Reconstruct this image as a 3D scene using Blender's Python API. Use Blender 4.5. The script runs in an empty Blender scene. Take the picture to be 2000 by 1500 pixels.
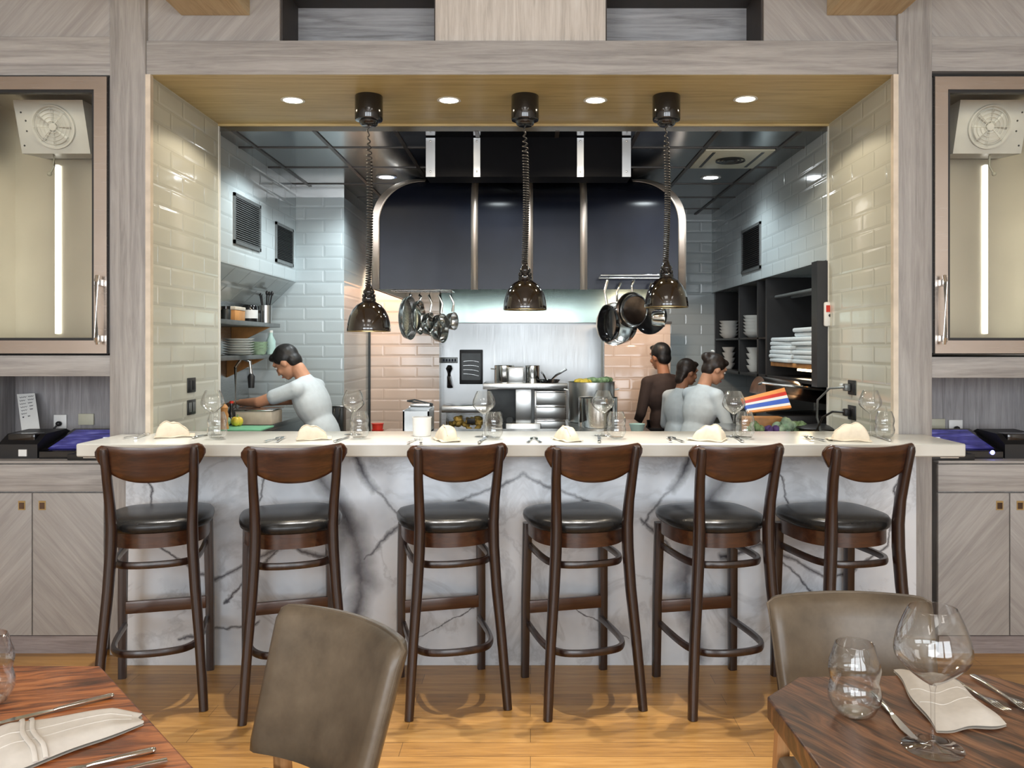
import bpy, bmesh, math, random
from mathutils import Vector, Matrix, Euler
random.seed(7)
PI = math.pi
C = bpy.context.scene.collection
SC = bpy.context.scene
# camera model: focal length 1650 px of a 2000x1500 frame, eye 1.5 m above the floor, looking along +Y
F, CX, CY, H = 1650.0, 1036.0, 674.0, 1.5
def xw(px, D): return (px - CX) * D / F
def zw(py, D): return H - (py - CY) * D / F
def W(px, py, D): return Vector((xw(px, D), D, zw(py, D)))
def onz(px, py, z):
    D = (H - z) * F / (py - CY)
    return Vector((xw(px, D), D, z))
FD = 4.10
def fx(px): return xw(px, FD)
def fz(py): return zw(py, FD)

# ------------------------------------------------------------------ materials
class N:
    def __init__(s, name):
        s.m = bpy.data.materials.new(name); s.m.use_nodes = True
        s.t = s.m.node_tree; s.b = s.t.nodes['Principled BSDF']; s.out = s.t.nodes['Material Output']
    def n(s, typ, **kw):
        nd = s.t.nodes.new(typ)
        for k, v in kw.items():
            if k in nd.inputs.keys() and not hasattr(nd, k): nd.inputs[k].default_value = v
            elif hasattr(nd, k): setattr(nd, k, v)
            else: nd.inputs[k].default_value = v
        return nd
    def l(s, a, b): s.t.links.new(a, b)
    def math(s, op, a, b=None, clamp=False):
        nd = s.t.nodes.new('ShaderNodeMath'); nd.operation = op; nd.use_clamp = clamp
        for i, v in enumerate((a, b)):
            if v is None: continue
            if hasattr(v, 'is_linked'): s.l(v, nd.inputs[i])
            else: nd.inputs[i].default_value = v
        return nd.outputs[0]
    def coords(s): return s.n('ShaderNodeTexCoord').outputs['Object']
    def mapping(s, scale=(1,1,1), rot=(0,0,0), loc=(0,0,0), src=None):
        m = s.n('ShaderNodeMapping')
        m.inputs['Scale'].default_value = scale; m.inputs['Rotation'].default_value = rot; m.inputs['Location'].default_value = loc
        s.l(src if src else s.coords(), m.inputs['Vector']); return m.outputs[0]
    def noise(s, vec, scale=5, detail=4, rough=.5, dist=0):
        nd = s.n('ShaderNodeTexNoise'); nd.inputs['Scale'].default_value = scale; nd.inputs['Detail'].default_value = detail
        nd.inputs['Roughness'].default_value = rough; nd.inputs['Distortion'].default_value = dist
        s.l(vec, nd.inputs['Vector']); return nd.outputs['Fac']
    def ramp(s, fac, stops):
        r = s.n('ShaderNodeValToRGB'); e = r.color_ramp.elements
        while len(e) < len(stops): e.new(0.5)
        for i, (p, c) in enumerate(stops): e[i].position = p; e[i].color = (*c, 1)
        s.l(fac, r.inputs['Fac']); return r.outputs['Color']
    def mix(s, fac, a, b, mode='MIX'):
        nd = s.n('ShaderNodeMix'); nd.data_type = 'RGBA'; nd.blend_type = mode
        for k, v in ((0, fac), (6, a), (7, b)):
            if hasattr(v, 'is_linked'): s.l(v, nd.inputs[k])
            elif k == 0: nd.inputs[0].default_value = v
            else: nd.inputs[k].default_value = (*v, 1)
        return nd.outputs[2]
    def bump(s, h, strength=.3, dist=.01):
        b = s.n('ShaderNodeBump'); b.inputs['Strength'].default_value = strength; b.inputs['Distance'].default_value = dist
        s.l(h, b.inputs['Height']); s.l(b.outputs[0], s.b.inputs['Normal'])
    def col(s, c):
        if hasattr(c, 'is_linked'): s.l(c, s.b.inputs['Base Color'])
        else: s.b.inputs['Base Color'].default_value = (*c, 1)
    def set(s, **kw):
        for k, v in kw.items(): s.b.inputs[k.replace('_', ' ')].default_value = v
        return s

def lin(r, g, b):
    f = lambda c: (c/255/12.92) if c/255 <= .04045 else ((c/255+.055)/1.055)**2.4
    return (f(r), f(g), f(b))

def plain(name, c, rough=.5, metal=0, var=.06, vs=14, spec=.5, coat=0):
    n = N(name); v = n.noise(n.coords(), vs, 3)
    d = tuple(max(0, x*(1-var*2)) for x in c); u = tuple(min(1, x*(1+var*2)) for x in c)
    n.col(n.ramp(v, [(.3, d), (.7, u)]))
    n.set(Roughness=rough, Metallic=metal, Specular_IOR_Level=spec, Coat_Weight=coat)
    return n.m

def wood(name, dark, mid, light, axis='X', scale=1.0, rough=.6, strength=.25, ang=0, plank=0, coat=0, stretch=18):
    n = N(name)
    sc = {'X': (1, stretch, stretch), 'Z': (stretch, stretch, 1), 'Y': (stretch, 1, stretch)}[axis]
    src = n.coords()
    if ang: src = n.mapping(rot=(0, ang, 0) if axis != 'Y' else (0, 0, ang), src=src)
    v1 = n.mapping(tuple(a*.55*scale for a in sc), src=src)
    f1 = n.noise(v1, 3, 6, .62, .8)
    v2 = n.mapping(tuple(a*2.2*scale for a in sc), src=src)
    f2 = n.noise(v2, 4, 4, .7)
    f3 = n.noise(n.mapping((1.3*scale,)*3, src=src), 1.6, 3)
    f = n.math('ADD', n.math('MULTIPLY', f1, .6), n.math('ADD', n.math('MULTIPLY', f2, .22), n.math('MULTIPLY', f3, .18)))
    c = n.ramp(f, [(.36, dark), (.5, mid), (.64, light)])
    n.col(c); n.set(Roughness=rough, Coat_Weight=coat, Coat_Roughness=.2)
    n.bump(f, strength, .004)
    return n.m

def tile(name, plane, c, grout, tw=.30, th=.10, rough=.12, bev=.35, c2=None):
    n = N(name)
    sep = n.n('ShaderNodeSeparateXYZ'); n.l(n.coords(), sep.inputs[0])
    cmb = n.n('ShaderNodeCombineXYZ')
    n.l(sep.outputs[0 if plane == 'xz' else 1], cmb.inputs[0]); n.l(sep.outputs[2], cmb.inputs[1])
    def brick(ms, sm):
        b = n.n('ShaderNodeTexBrick'); b.offset = .5
        b.inputs['Scale'].default_value = 1; b.inputs['Brick Width'].default_value = tw; b.inputs['Row Height'].default_value = th
        b.inputs['Mortar Size'].default_value = ms; b.inputs['Mortar Smooth'].default_value = sm
        b.inputs['Color1'].default_value = (*c, 1); b.inputs['Color2'].default_value = (*(c2 or tuple(x*.93 for x in c)), 1); b.inputs['Mortar'].default_value = (*grout, 1)
        n.l(cmb.outputs[0], b.inputs['Vector']); return b
    b1 = brick(.0022, .1); b2 = brick(.017, .95)
    n.col(b1.outputs['Color'])
    h = n.math('SUBTRACT', 1.0, b2.outputs['Fac'])
    w = n.noise(n.mapping((7, 7, 7)), 2, 2)
    n.bump(n.math('ADD', h, n.math('MULTIPLY', w, .25)), bev, .006)
    n.set(Roughness=rough)
    return n.m

def emis(name, c, s):
    n = N(name); n.col((0, 0, 0)); n.b.inputs['Emission Color'].default_value = (*c, 1); n.b.inputs['Emission Strength'].default_value = s
    return n.m

def glassmat(name, tint=(1, 1, 1), ior=1.45, edge=.25, base=.02):
    n = N(name); n.t.nodes.remove(n.b)
    tr = n.n('ShaderNodeBsdfTransparent'); tr.inputs[0].default_value = (*tint, 1)
    gl = n.n('ShaderNodeBsdfGlossy'); gl.inputs['Roughness'].default_value = .015
    lw = n.n('ShaderNodeLayerWeight'); lw.inputs['Blend'].default_value = .5
    f = n.math('ADD', base, n.math('MULTIPLY', n.math('POWER', lw.outputs['Facing'], 2.6), edge), clamp=True)
    mx = n.n('ShaderNodeMixShader'); n.l(f, mx.inputs[0]); n.l(tr.outputs[0], mx.inputs[1]); n.l(gl.outputs[0], mx.inputs[2])
    n.l(mx.outputs[0], n.out.inputs['Surface']); return n.m

def brushed(name, c, rough=.28, axis='X', aniso=0):
    n = N(name); sc = {'X': (1, 60, 60), 'Z': (60, 60, 1)}[axis]
    f = n.noise(n.mapping(sc), 4, 3); g = n.noise(n.coords(), 2.5, 2)
    n.col(n.ramp(g, [(.3, tuple(x*.85 for x in c)), (.7, c)]))
    r = n.n('ShaderNodeMapRange'); r.inputs['To Min'].default_value = rough*.8; r.inputs['To Max'].default_value = rough*1.3
    n.l(f, r.inputs['Value']); n.l(r.outputs[0], n.b.inputs['Roughness'])
    n.set(Metallic=1.0, Anisotropic=aniso); n.bump(f, .03, .001); return n.m

def marble():
    n = N('white_marble_grey_veins')
    sep = n.n('ShaderNodeSeparateXYZ'); n.l(n.coords(), sep.inputs[0])
    u = n.math('ABSOLUTE', n.math('ADD', sep.outputs[0], .034))
    cmb = n.n('ShaderNodeCombineXYZ'); n.l(u, cmb.inputs[0]); n.l(sep.outputs[2], cmb.inputs[2])
    w1 = n.noise(cmb.outputs[0], 5, 5, .6); w2 = n.noise(n.mapping(loc=(7, 3, 1), src=cmb.outputs[0]), 5, 5, .6)
    uu = n.math('ADD', u, n.math('MULTIPLY', n.math('SUBTRACT', w1, .5), .11))
    zz = n.math('ADD', sep.outputs[2], n.math('MULTIPLY', n.math('SUBTRACT', w2, .5), .11))
    segs = [((0,.90),(.30,.765),.010), ((.80,1.02),(.69,.82),.020), ((.69,.82),(.56,.66),.008), ((.97,.93),(.80,.64),.045), ((.80,.64),(.75,.40),.060),
            ((.75,.40),(.82,.05),.045), ((.75,.50),(.55,.68),.010), ((1.76,.90),(1.70,.56),.006), ((1.70,.56),(1.45,.40),.007), ((1.45,.40),(1.10,.56),.010),
            ((1.40,.30),(1.05,.62),.006), ((.30,.77),(.42,.60),.004), ((1.62,.12),(1.25,.20),.008), ((1.15,1.0),(1.25,.75),.006), ((.2,.3),(.5,.12),.003), ((1.1,.56),(.93,.52),.012)]
    tot = None
    for (a, b), (c, d), w in segs:
        dx, dz = c-a, d-b; L2 = dx*dx+dz*dz
        pu = n.math('SUBTRACT', uu, a); pz = n.math('SUBTRACT', zz, b)
        t = n.math('DIVIDE', n.math('ADD', n.math('MULTIPLY', pu, dx), n.math('MULTIPLY', pz, dz)), L2, clamp=True)
        ex = n.math('SUBTRACT', pu, n.math('MULTIPLY', t, dx)); ez = n.math('SUBTRACT', pz, n.math('MULTIPLY', t, dz))
        dist = n.math('SQRT', n.math('ADD', n.math('MULTIPLY', ex, ex), n.math('MULTIPLY', ez, ez)))
        v = n.math('MULTIPLY', n.math('SUBTRACT', 1.0, n.math('DIVIDE', dist, w*1.6), clamp=True), .95 if w > .03 else 1.0)
        tot = v if tot is None else n.math('MAXIMUM', tot, v)
    r = n.math('ABSOLUTE', n.math('SUBTRACT', n.noise(cmb.outputs[0], 2.3, 6, .6, .9), .5))
    thin = n.math('MULTIPLY', n.math('SUBTRACT', 1.0, n.math('MULTIPLY', r, 26), clamp=True), .22)
    cloud = n.noise(n.mapping(loc=(2, 0, 5), src=cmb.outputs[0]), 2.2, 4, .6)
    base = n.ramp(cloud, [(.3, lin(188, 197, 208)), (.55, lin(217, 224, 232)), (.8, lin(228, 233, 239))])
    tot = n.math('MULTIPLY', n.math('MAXIMUM', tot, thin), n.math('ADD', .55, n.math('MULTIPLY', w2, 1.0)))
    n.col(n.mix(n.math('MULTIPLY', tot, .95, clamp=True), base, lin(86, 88, 96)))
    n.set(Roughness=.22); return n.m

def planks(name, axis, pw, pl, cols, rough=.35, coat=.2):
    n = N(name)
    src = n.coords()
    sep = n.n('ShaderNodeSeparateXYZ'); n.l(src, sep.inputs[0]); cmb = n.n('ShaderNodeCombineXYZ')
    n.l(sep.outputs[0], cmb.inputs[0]); n.l(sep.outputs[1], cmb.inputs[1])
    b = n.n('ShaderNodeTexBrick'); b.offset = .37; b.inputs['Scale'].default_value = 1; b.inputs['Brick Width'].default_value = pl; b.inputs['Row Height'].default_value = pw
    b.inputs['Mortar Size'].default_value = .0012; b.inputs['Color1'].default_value = (0, 0, 0, 1); b.inputs['Color2'].default_value = (1, 1, 1, 1); b.inputs['Mortar'].default_value = (.2, .2, .2, 1)
    n.l(cmb.outputs[0], b.inputs['Vector'])
    g = n.noise(n.mapping((1.2, 16, 16), src=src), 3, 6, .62, .7); g2 = n.noise(src, 1.1, 3)
    f = n.math('ADD', n.math('MULTIPLY', g, .6), n.math('ADD', n.math('MULTIPLY', b.outputs['Color'], .18), n.math('MULTIPLY', g2, .2)))
    c = n.ramp(f, [(.3, cols[0]), (.5, cols[1]), (.7, cols[2])])
    c = n.mix(n.math('MULTIPLY', b.outputs['Fac'], .7), c, tuple(x*.25 for x in cols[0]))
    n.col(c); n.set(Roughness=rough, Coat_Weight=coat, Coat_Roughness=.25); n.bump(f, .12, .003); return n.m

GD, GM, GL = lin(130, 127, 125), lin(157, 154, 151), lin(177, 174, 171)
M = {}
M['greyX'] = wood('weathered_grey_wood', GD, GM, GL, 'X', strength=.15)
M['greyZ'] = wood('weathered_grey_wood_upright', GD, GM, GL, 'Z', strength=.15)
HD_, HL_ = lin(143, 139, 137), lin(171, 168, 165)
M['greyA'] = wood('weathered_grey_wood_rising', HD_, GM, HL_, 'X', ang=math.radians(48), strength=.12)
M['greyB'] = wood('weathered_grey_wood_falling', HD_, GM, HL_, 'X', ang=math.radians(-48), strength=.12)
M['paleZ'] = wood('pale_grey_panel_wood', lin(160, 154, 146), lin(196, 190, 182), lin(214, 210, 203), 'Z')
M['slate'] = wood('blue_grey_wood', lin(120, 120, 122), lin(158, 159, 162), lin(180, 181, 184), 'X', rough=.5)
M['slateZ'] = wood('blue_grey_wood_upright', lin(112, 110, 112), lin(146, 144, 146), lin(170, 168, 170), 'Z', rough=.5)
M['darkpaint'] = plain('dark_taupe_paint', lin(62, 57, 54), .6)
M['kick'] = wood('grey_plinth_wood', lin(112, 103, 102), lin(140, 131, 130), lin(158, 150, 148), 'X')
M['soffit'] = wood('honey_soffit_wood', lin(168, 146, 98), lin(194, 173, 122), lin(208, 190, 142), 'X', rough=.45, strength=.12)
M['beam'] = wood('sanded_beam_wood', lin(176, 152, 112), lin(206, 184, 144), lin(222, 206, 170), 'Y', rough=.55)
M['tile_cream'] = tile('bevelled_cream_tile', 'yz', lin(203, 204, 192), lin(186, 186, 174), bev=.34, rough=.09)  # white tile; creamy tint of the warm soffit light put into the colour
M['tile_yz'] = tile('bevelled_white_tile_side', 'yz', lin(196, 206, 208), lin(174, 184, 186), bev=.3)
M['tile_xz'] = tile('bevelled_white_tile', 'xz', lin(196, 206, 208), lin(174, 184, 186), bev=.3)
M['tile_pink'] = tile('bevelled_peach_tile', 'xz', lin(240, 214, 196), lin(218, 188, 168), bev=.25)  # white tile with warm lamp light painted in as peach
M['edge'] = plain('cream_edge_strip', lin(214, 202, 184), .4)
M['steel'] = brushed('brushed_steel', (.62, .63, .63), .25)
M['splash'] = brushed('pale_splashback_steel', (.50, .52, .53), .38, 'Z')
M['dimstrap'] = brushed('grey_steel_strap', (.42, .43, .44), .3, 'Z')
M['filter'] = brushed('green_tinged_steel', (.40, .50, .46), .2, 'Z')  # greenish reflection on the steel put into its base colour
M['steelZ'] = brushed('brushed_steel_upright', (.64, .66, .66), .3, 'Z')
M['liner'] = brushed('warm_brushed_liner', (.64, .60, .51), .34, 'Z')
M['polish'] = plain('polished_steel', (.72, .73, .72), .13, 1, .03)
M['bronze'] = brushed('bronze_tinted_steel', (.52, .46, .42), .24)
M['strap'] = brushed('bright_steel_strap', (.84, .74, .66), .42, 'Z')  # steel; the warm soffit's reflection is tinted into the base colour
M['ceil_tile'] = brushed('dull_metal_ceiling_tile', (.24, .25, .25), .17)
M['tbar'] = plain('dark_ceiling_grid', lin(60, 54, 50), .4)
M['navy'] = plain('navy_black_enamel', (.008, .010, .018), .22, 0, .2, 2, spec=.22)
M['black'] = plain('black_gloss', (.008, .008, .009), .12, 0, .1, coat=.5)
M['blackmatt'] = plain('black_matt', (.012, .012, .013), .45)
M['lampblack'] = plain('dark_bronze_enamel', (.012, .008, .006), .10, 0, .3, 6, coat=1)
M['duct'] = plain('black_duct_metal', (.003, .003, .004), .5, spec=.04)
M['rubber'] = plain('black_cord_rubber', (.02, .018, .016), .4)
M['walnut'] = wood('dark_walnut_stain', lin(26, 15, 12), lin(42, 25, 19), lin(58, 36, 26), 'Z', .9, .3, .06, coat=.35)
M['walnutX'] = wood('dark_walnut_stain_back', lin(40, 22, 14), lin(64, 37, 22), lin(84, 51, 30), 'X', 1.2, .28, .05, coat=.4)
M['vinyl'] = plain('black_vinyl', (.012, .012, .012), .27, 0, .1, 40, spec=.35)
M['marble'] = marble()
M['quartz'] = plain('warm_white_stone', lin(209, 210, 203), .18, 0, .02, 5)
M['floor'] = planks('honey_oak_planks', 'X', .11, 1.3, [lin(128, 91, 47), lin(171, 126, 67), lin(195, 152, 90)])
M['kfloor'] = plain('kitchen_quarry_tile', lin(110, 90, 80), .5)
def rustic(name, ang, cols, sc=1.0):
    n = N(name); src = n.mapping(rot=(0, 0, ang), src=n.coords())
    warp = n.noise(n.mapping((1.2, 4, 4), src=src), 2.2, 3, .5)
    sep = n.n('ShaderNodeSeparateXYZ'); n.l(src, sep.inputs[0]); cmb = n.n('ShaderNodeCombineXYZ')
    n.l(n.math('MULTIPLY', sep.outputs[0], 2.6*sc), cmb.inputs[0]); n.l(n.math('ADD', n.math('MULTIPLY', sep.outputs[1], 30*sc), n.math('MULTIPLY', warp, 5.0)), cmb.inputs[1])
    f1 = n.noise(cmb.outputs[0], 1.6, 5, .6); f2 = n.noise(n.mapping((8, 160, 8), src=src), 1.5, 3, .6); f3 = n.noise(src, 6, 3)
    f = n.math('ADD', n.math('MULTIPLY', f1, .66), n.math('ADD', n.math('MULTIPLY', f2, .16), n.math('MULTIPLY', f3, .18)))
    n.col(n.ramp(f, [(.36, cols[0]), (.46, cols[1]), (.55, cols[2]), (.66, cols[3])])); n.set(Roughness=.34, Coat_Weight=.25, Coat_Roughness=.2); n.bump(f, .25, .004); return n.m
M['tableR'] = rustic('reclaimed_dark_tabletop', math.radians(62), [lin(28, 18, 15), lin(82, 52, 35), lin(128, 86, 57), lin(158, 116, 84)])
M['tableL'] = rustic('reclaimed_amber_tabletop', math.radians(-14), [lin(50, 26, 14), lin(130, 70, 33), lin(188, 113, 60), lin(212, 144, 90)])
M['tablebase'] = plain('dark_table_base', lin(44, 30, 24), .45)
def leather():
    n = N('mottled_taupe_leather'); a = n.noise(n.coords(), 5, 5, .65); b = n.noise(n.coords(), 60, 3)
    n.col(n.ramp(a, [(.3, lin(70, 61, 51)), (.5, lin(96, 85, 71)), (.72, lin(116, 104, 88))])); n.set(Roughness=.36); n.bump(b, .12, .002); return n.m
M['leather'] = leather()
M['oakleg'] = wood('light_oak_leg', lin(150, 104, 60), lin(186, 138, 90), lin(206, 160, 110), 'Z')
M['linen'] = plain('white_linen', lin(206, 201, 193), .85, 0, .02, 60)
M['cream'] = plain('cream_linen', lin(208, 197, 177), .8, 0, .02, 60)
M['glass'] = glassmat('clear_glass', (.98, .985, .985), 1.45, 1.0, .05)
M['pane'] = glassmat('window_glass', (.95, .95, .93), 1.3, .3, .03)
M['white'] = plain('white_plastic', lin(232, 232, 230), .4, 0, .02)
M['whitemetal'] = plain('white_enamelled_metal', lin(226, 226, 220), .35, 0, .02)
M['beige'] = plain('beige_plastic', lin(196, 194, 174), .45, 0, .02)
M['porcelain'] = plain('white_porcelain', lin(232, 234, 232), .15, 0, .01)
M['brass'] = plain('aged_brass', (.55, .42, .2), .3, 1)
M['skin'] = plain('skin', lin(206, 150, 118), .5, 0, .05)
M['skind'] = plain('skin_deeper', lin(176, 122, 92), .5, 0, .05)
M['hair'] = plain('dark_brown_hair', lin(44, 32, 26), .45, 0, .25, 60)
M['hair2'] = plain('black_hair', lin(30, 27, 26), .45, 0, .2, 60)
M['shirtw'] = plain('pale_white_cloth', lin(214, 222, 226), .8, 0, .02, 30)
M['shirtb'] = plain('dark_brown_cloth', lin(64, 48, 42), .8, 0, .04, 30)
M['apron'] = plain('black_apron_cloth', lin(24, 22, 24), .75, 0, .05, 30)
M['pink'] = plain('magenta_ribbon', lin(186, 52, 92), .6)
M['red'] = plain('red_plastic', lin(206, 52, 36), .35)
M['orange'] = plain('orange_print', lin(232, 150, 74), .5)
M['blue'] = plain('blue_print', lin(52, 92, 190), .5)
M['paper'] = plain('white_paper', lin(228, 230, 228), .8, 0, .01)
M['ink'] = plain('dark_ink', lin(52, 54, 66), .8)
M['green'] = plain('leaf_green', lin(128, 156, 112), .6, 0, .25, 30)
M['palegreen'] = plain('pale_green_leaf', lin(168, 196, 168), .6, 0, .2, 30)
M['yellow'] = plain('yellow_pepper', lin(224, 196, 70), .4, 0, .1)
M['pasta'] = plain('golden_food', lin(206, 176, 96), .5, 0, .25, 40)
M['purple'] = plain('purple_leaf', lin(112, 84, 150), .6, 0, .2)
M['teal'] = plain('green_board', lin(120, 190, 150), .45)
M['tealbowl'] = plain('pale_teal_bowl', lin(176, 206, 200), .3)
M['ply'] = plain('warm_timber', lin(198, 140, 82), .5, 0, .1)
M['brownsteel'] = plain('browned_steel', (.16, .12, .10), .25, 1, .2)
M['bulb'] = emis('warm_downlight_glow', (1, .86, .62), 30)
M['bulbc'] = emis('cool_downlight_glow', (.9, .97, 1), 40)
M['tube'] = emis('cool_strip_glow', (1, .97, .88), 3.5)  # glowing stand-in for a lamp's reflected streak in the cooler steel
M['warmtube'] = emis('warm_strip_glow', (1, .78, .45), 9)
M['led'] = emis('blue_indicator_glow', (.2, .22, 1), 12)
def screenmat():
    n = N('purple_blue_screen'); v = n.noise(n.mapping((3, 9, 9)), 3, 2, .5)
    c = n.ramp(v, [(.35, lin(38, 36, 96)), (.55, lin(62, 60, 136)), (.7, lin(104, 104, 168))])
    n.col((.01, .01, .02)); n.l(c, n.b.inputs['Emission Color']); n.b.inputs['Emission Strength'].default_value = .8; n.set(Roughness=.15); return n.m
M['screen'] = screenmat()
M['screenw'] = emis('white_screen_line', (.8, .82, 1), .9)
M['wallpaint'] = plain('pale_wall_paint', lin(206, 200, 190), .7, 0, .02, 3)
M['ceilpaint'] = plain('pale_ceiling_paint', lin(214, 210, 202), .7, 0, .02, 3)
M['grill'] = plain('dark_grille', lin(60, 62, 62), .4, .6)
M['vanadium'] = plain('grey_enamel', lin(120, 124, 124), .35, .5)

# ------------------------------------------------------------------ mesh helpers
class MB:
    def __init__(s): s.v = []; s.f = []; s.mi = []
    def add(s, vs, fs, mi=0):
        o = len(s.v); s.v += [Vector(v) for v in vs]
        for f in fs: s.f.append([i+o for i in f]); s.mi.append(mi)
        return s
    def box(s, x0, x1, y0, y1, z0, z1, bev=0, mi=0, mat=None):
        x0, x1 = min(x0, x1), max(x0, x1); y0, y1 = min(y0, y1), max(y0, y1); z0, z1 = min(z0, z1), max(z0, z1)
        bm = bmesh.new(); bmesh.ops.create_cube(bm, size=1)
        for v in bm.verts: v.co = Vector(((x0+x1)/2+v.co.x*(x1-x0), (y0+y1)/2+v.co.y*(y1-y0), (z0+z1)/2+v.co.z*(z1-z0)))
        if bev: bmesh.ops.bevel(bm, geom=bm.edges[:], offset=min(bev, .45*min(x1-x0, y1-y0, z1-z0)), segments=2, affect='EDGES', profile=.5)
        if mat: bmesh.ops.transform(bm, matrix=mat, verts=bm.verts[:])
        bm.verts.index_update()
        s.add([v.co.copy() for v in bm.verts], [[v.index for v in f.verts] for f in bm.faces], mi); bm.free(); return s
    def prism(s, poly, axis, a, b, mi=0):      # polygon extruded along an axis between a and b
        n = len(poly)
        def p(q, t): return {'x': (t, q[0], q[1]), 'y': (q[0], t, q[1]), 'z': (q[0], q[1], t)}[axis]
        vs = [p(q, a) for q in poly] + [p(q, b) for q in poly]
        fs = [list(range(n))[::-1], list(range(n, 2*n))] + [[i, (i+1) % n, n+(i+1) % n, n+i] for i in range(n)]
        return s.add(vs, fs, mi)
    def sweep(s, pts, rx, ry=None, ref=(0, 0, 1), n=10, p=2.0, caps=True, closed=False, mi=0):
        pts = [Vector(q) for q in pts]; k = len(pts); ref = Vector(ref)
        rx = rx if isinstance(rx, (list, tuple)) else [rx]*k
        ry = rx if ry is None else (ry if isinstance(ry, (list, tuple)) else [ry]*k)
        vs = []; prev = None
        for i, q in enumerate(pts):
            if closed: t = pts[(i+1) % k]-pts[i-1]
            else: t = pts[min(i+1, k-1)]-pts[max(i-1, 0)]
            t = t.normalized() if t.length > 1e-9 else Vector((0, 0, 1))
            sd = ref.cross(t)
            if sd.length < 1e-3: sd = prev if prev is not None else Vector((1, 0, 0)).cross(t) if abs(t.x) < .9 else Vector((0, 1, 0)).cross(t)
            sd = sd.normalized(); prev = sd; up = t.cross(sd)
            for j in range(n):
                a = 2*PI*(j+.5)/n; ca, sa = math.cos(a), math.sin(a)
                e = (abs(ca)**p+abs(sa)**p)**(-1/p)
                vs.append(q + sd*(ca*e*rx[i]) + up*(sa*e*ry[i]))
        fs = []
        for i in range(k if closed else k-1):
            for j in range(n):
                a, b = i*n+j, i*n+(j+1) % n; c, d = ((i+1) % k)*n+(j+1) % n, ((i+1) % k)*n+j
                fs.append([a, b, c, d])
        if caps and not closed: fs += [list(range(n))[::-1], list(range((k-1)*n, k*n))]
        return s.add(vs, fs, mi)
    def lathe(s, prof, n=32, mat=None, mi=0):   # profile of (r, z); r==0 closes
        vs = []; fs = []; rows = []
        for r, z in prof:
            if r < 1e-6: rows.append([len(vs)]); vs.append(Vector((0, 0, z)))
            else:
                rows.append(list(range(len(vs), len(vs)+n)))
                vs += [Vector((r*math.cos(2*PI*j/n), r*math.sin(2*PI*j/n), z)) for j in range(n)]
        for a, b in zip(rows, rows[1:]):
            for j in range(n):
                k = (j+1) % n
                if len(a) == 1 and len(b) == 1: continue
                if len(a) == 1: fs.append([a[0], b[k], b[j]])
                elif len(b) == 1: fs.append([a[j], a[k], b[0]])
                else: fs.append([a[j], a[k], b[k], b[j]])
        if mat: vs = [mat @ v for v in vs]
        return s.add(vs, fs, mi)
    def ell(s, c, r, mat=None, nu=16, nv=10, mi=0):
        prof = [(math.sin(PI*i/nv), -math.cos(PI*i/nv)) for i in range(nv+1)]
        prof[0] = (0, -1); prof[-1] = (0, 1)
        m = Matrix.Translation(Vector(c)) @ (mat.to_4x4() if mat else Matrix.Identity(4)) @ Matrix.Diagonal((*r, 1))
        return s.lathe(prof, nu, m, mi)
    def cap(s, a, b, ra, rb, n=12):            # tapered limb with round ends
        a, b = Vector(a), Vector(b); d = (b-a)
        s.sweep([a, a+d*.33, a+d*.66, b], [ra, ra*.67+rb*.33, ra*.33+rb*.67, rb], n=n, ref=(.31, .47, .83))
        s.ell(a, (ra,)*3, nu=12, nv=8); s.ell(b, (rb,)*3, nu=12, nv=8); return s
    def grid(s, fn, nu, nv, mi=0, cu=False, thick=None):
        vs = [Vector(fn(i/nu, j/nv)) for j in range(nv+1) for i in range(nu+1)]
        fs = [[j*(nu+1)+i, j*(nu+1)+i+1, (j+1)*(nu+1)+i+1, (j+1)*(nu+1)+i] for j in range(nv) for i in range(nu)]
        return s.add(vs, fs, mi)
    def xf(s, m):
        s.v = [m @ v for v in s.v]; return s
    def build(s, name, mat, parent=None, smooth=40, loc=None, solid=0, recalc=True, w=False, org=None):
        if w and parent is not None:           # shapes given in room coordinates
            q = parent; mw = Matrix.Identity(4)
            while q is not None: mw = Matrix.LocRotScale(q.location, q.rotation_euler, q.scale) @ mw; q = q.parent
            s.xf(mw.inverted())
        if org is not None: s.xf(Matrix.Translation(-Vector(org))); loc = org
        me = bpy.data.meshes.new(name); me.from_pydata([tuple(v) for v in s.v], [], s.f)
        mats = mat if isinstance(mat, (list, tuple)) else [mat]
        for m in mats: me.materials.append(M[m] if isinstance(m, str) else m)
        if len(mats) > 1: me.polygons.foreach_set('material_index', s.mi)
        if recalc:
            bm = bmesh.new(); bm.from_mesh(me); bmesh.ops.recalc_face_normals(bm, faces=bm.faces[:]); bm.to_mesh(me); bm.free()
        if smooth:
            me.shade_smooth(); me.set_sharp_from_angle(angle=math.radians(smooth))
        o = bpy.data.objects.new(name, me); C.objects.link(o)
        if parent is not None: o.parent = parent
        if loc is not None: o.location = loc
        if solid:
            md = o.modifiers.new('thickness', 'SOLIDIFY'); md.thickness = solid; md.offset = 0
        return o
def remesh(o, voxel, smooth_it=4):
    md = o.modifiers.new('r', 'REMESH'); md.mode = 'VOXEL'; md.voxel_size = voxel; md.use_smooth_shade = True
    ms = o.modifiers.new('s', 'SMOOTH'); ms.iterations = smooth_it; ms.factor = .5
    dg = bpy.context.evaluated_depsgraph_get(); dg.update()
    me = bpy.data.meshes.new_from_object(o.evaluated_get(dg)); o.modifiers.clear()
    mats = [m for m in o.data.materials]; o.data = me
    if not me.materials:
        for m in mats: me.materials.append(m)
    me.shade_smooth(); return o

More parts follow.
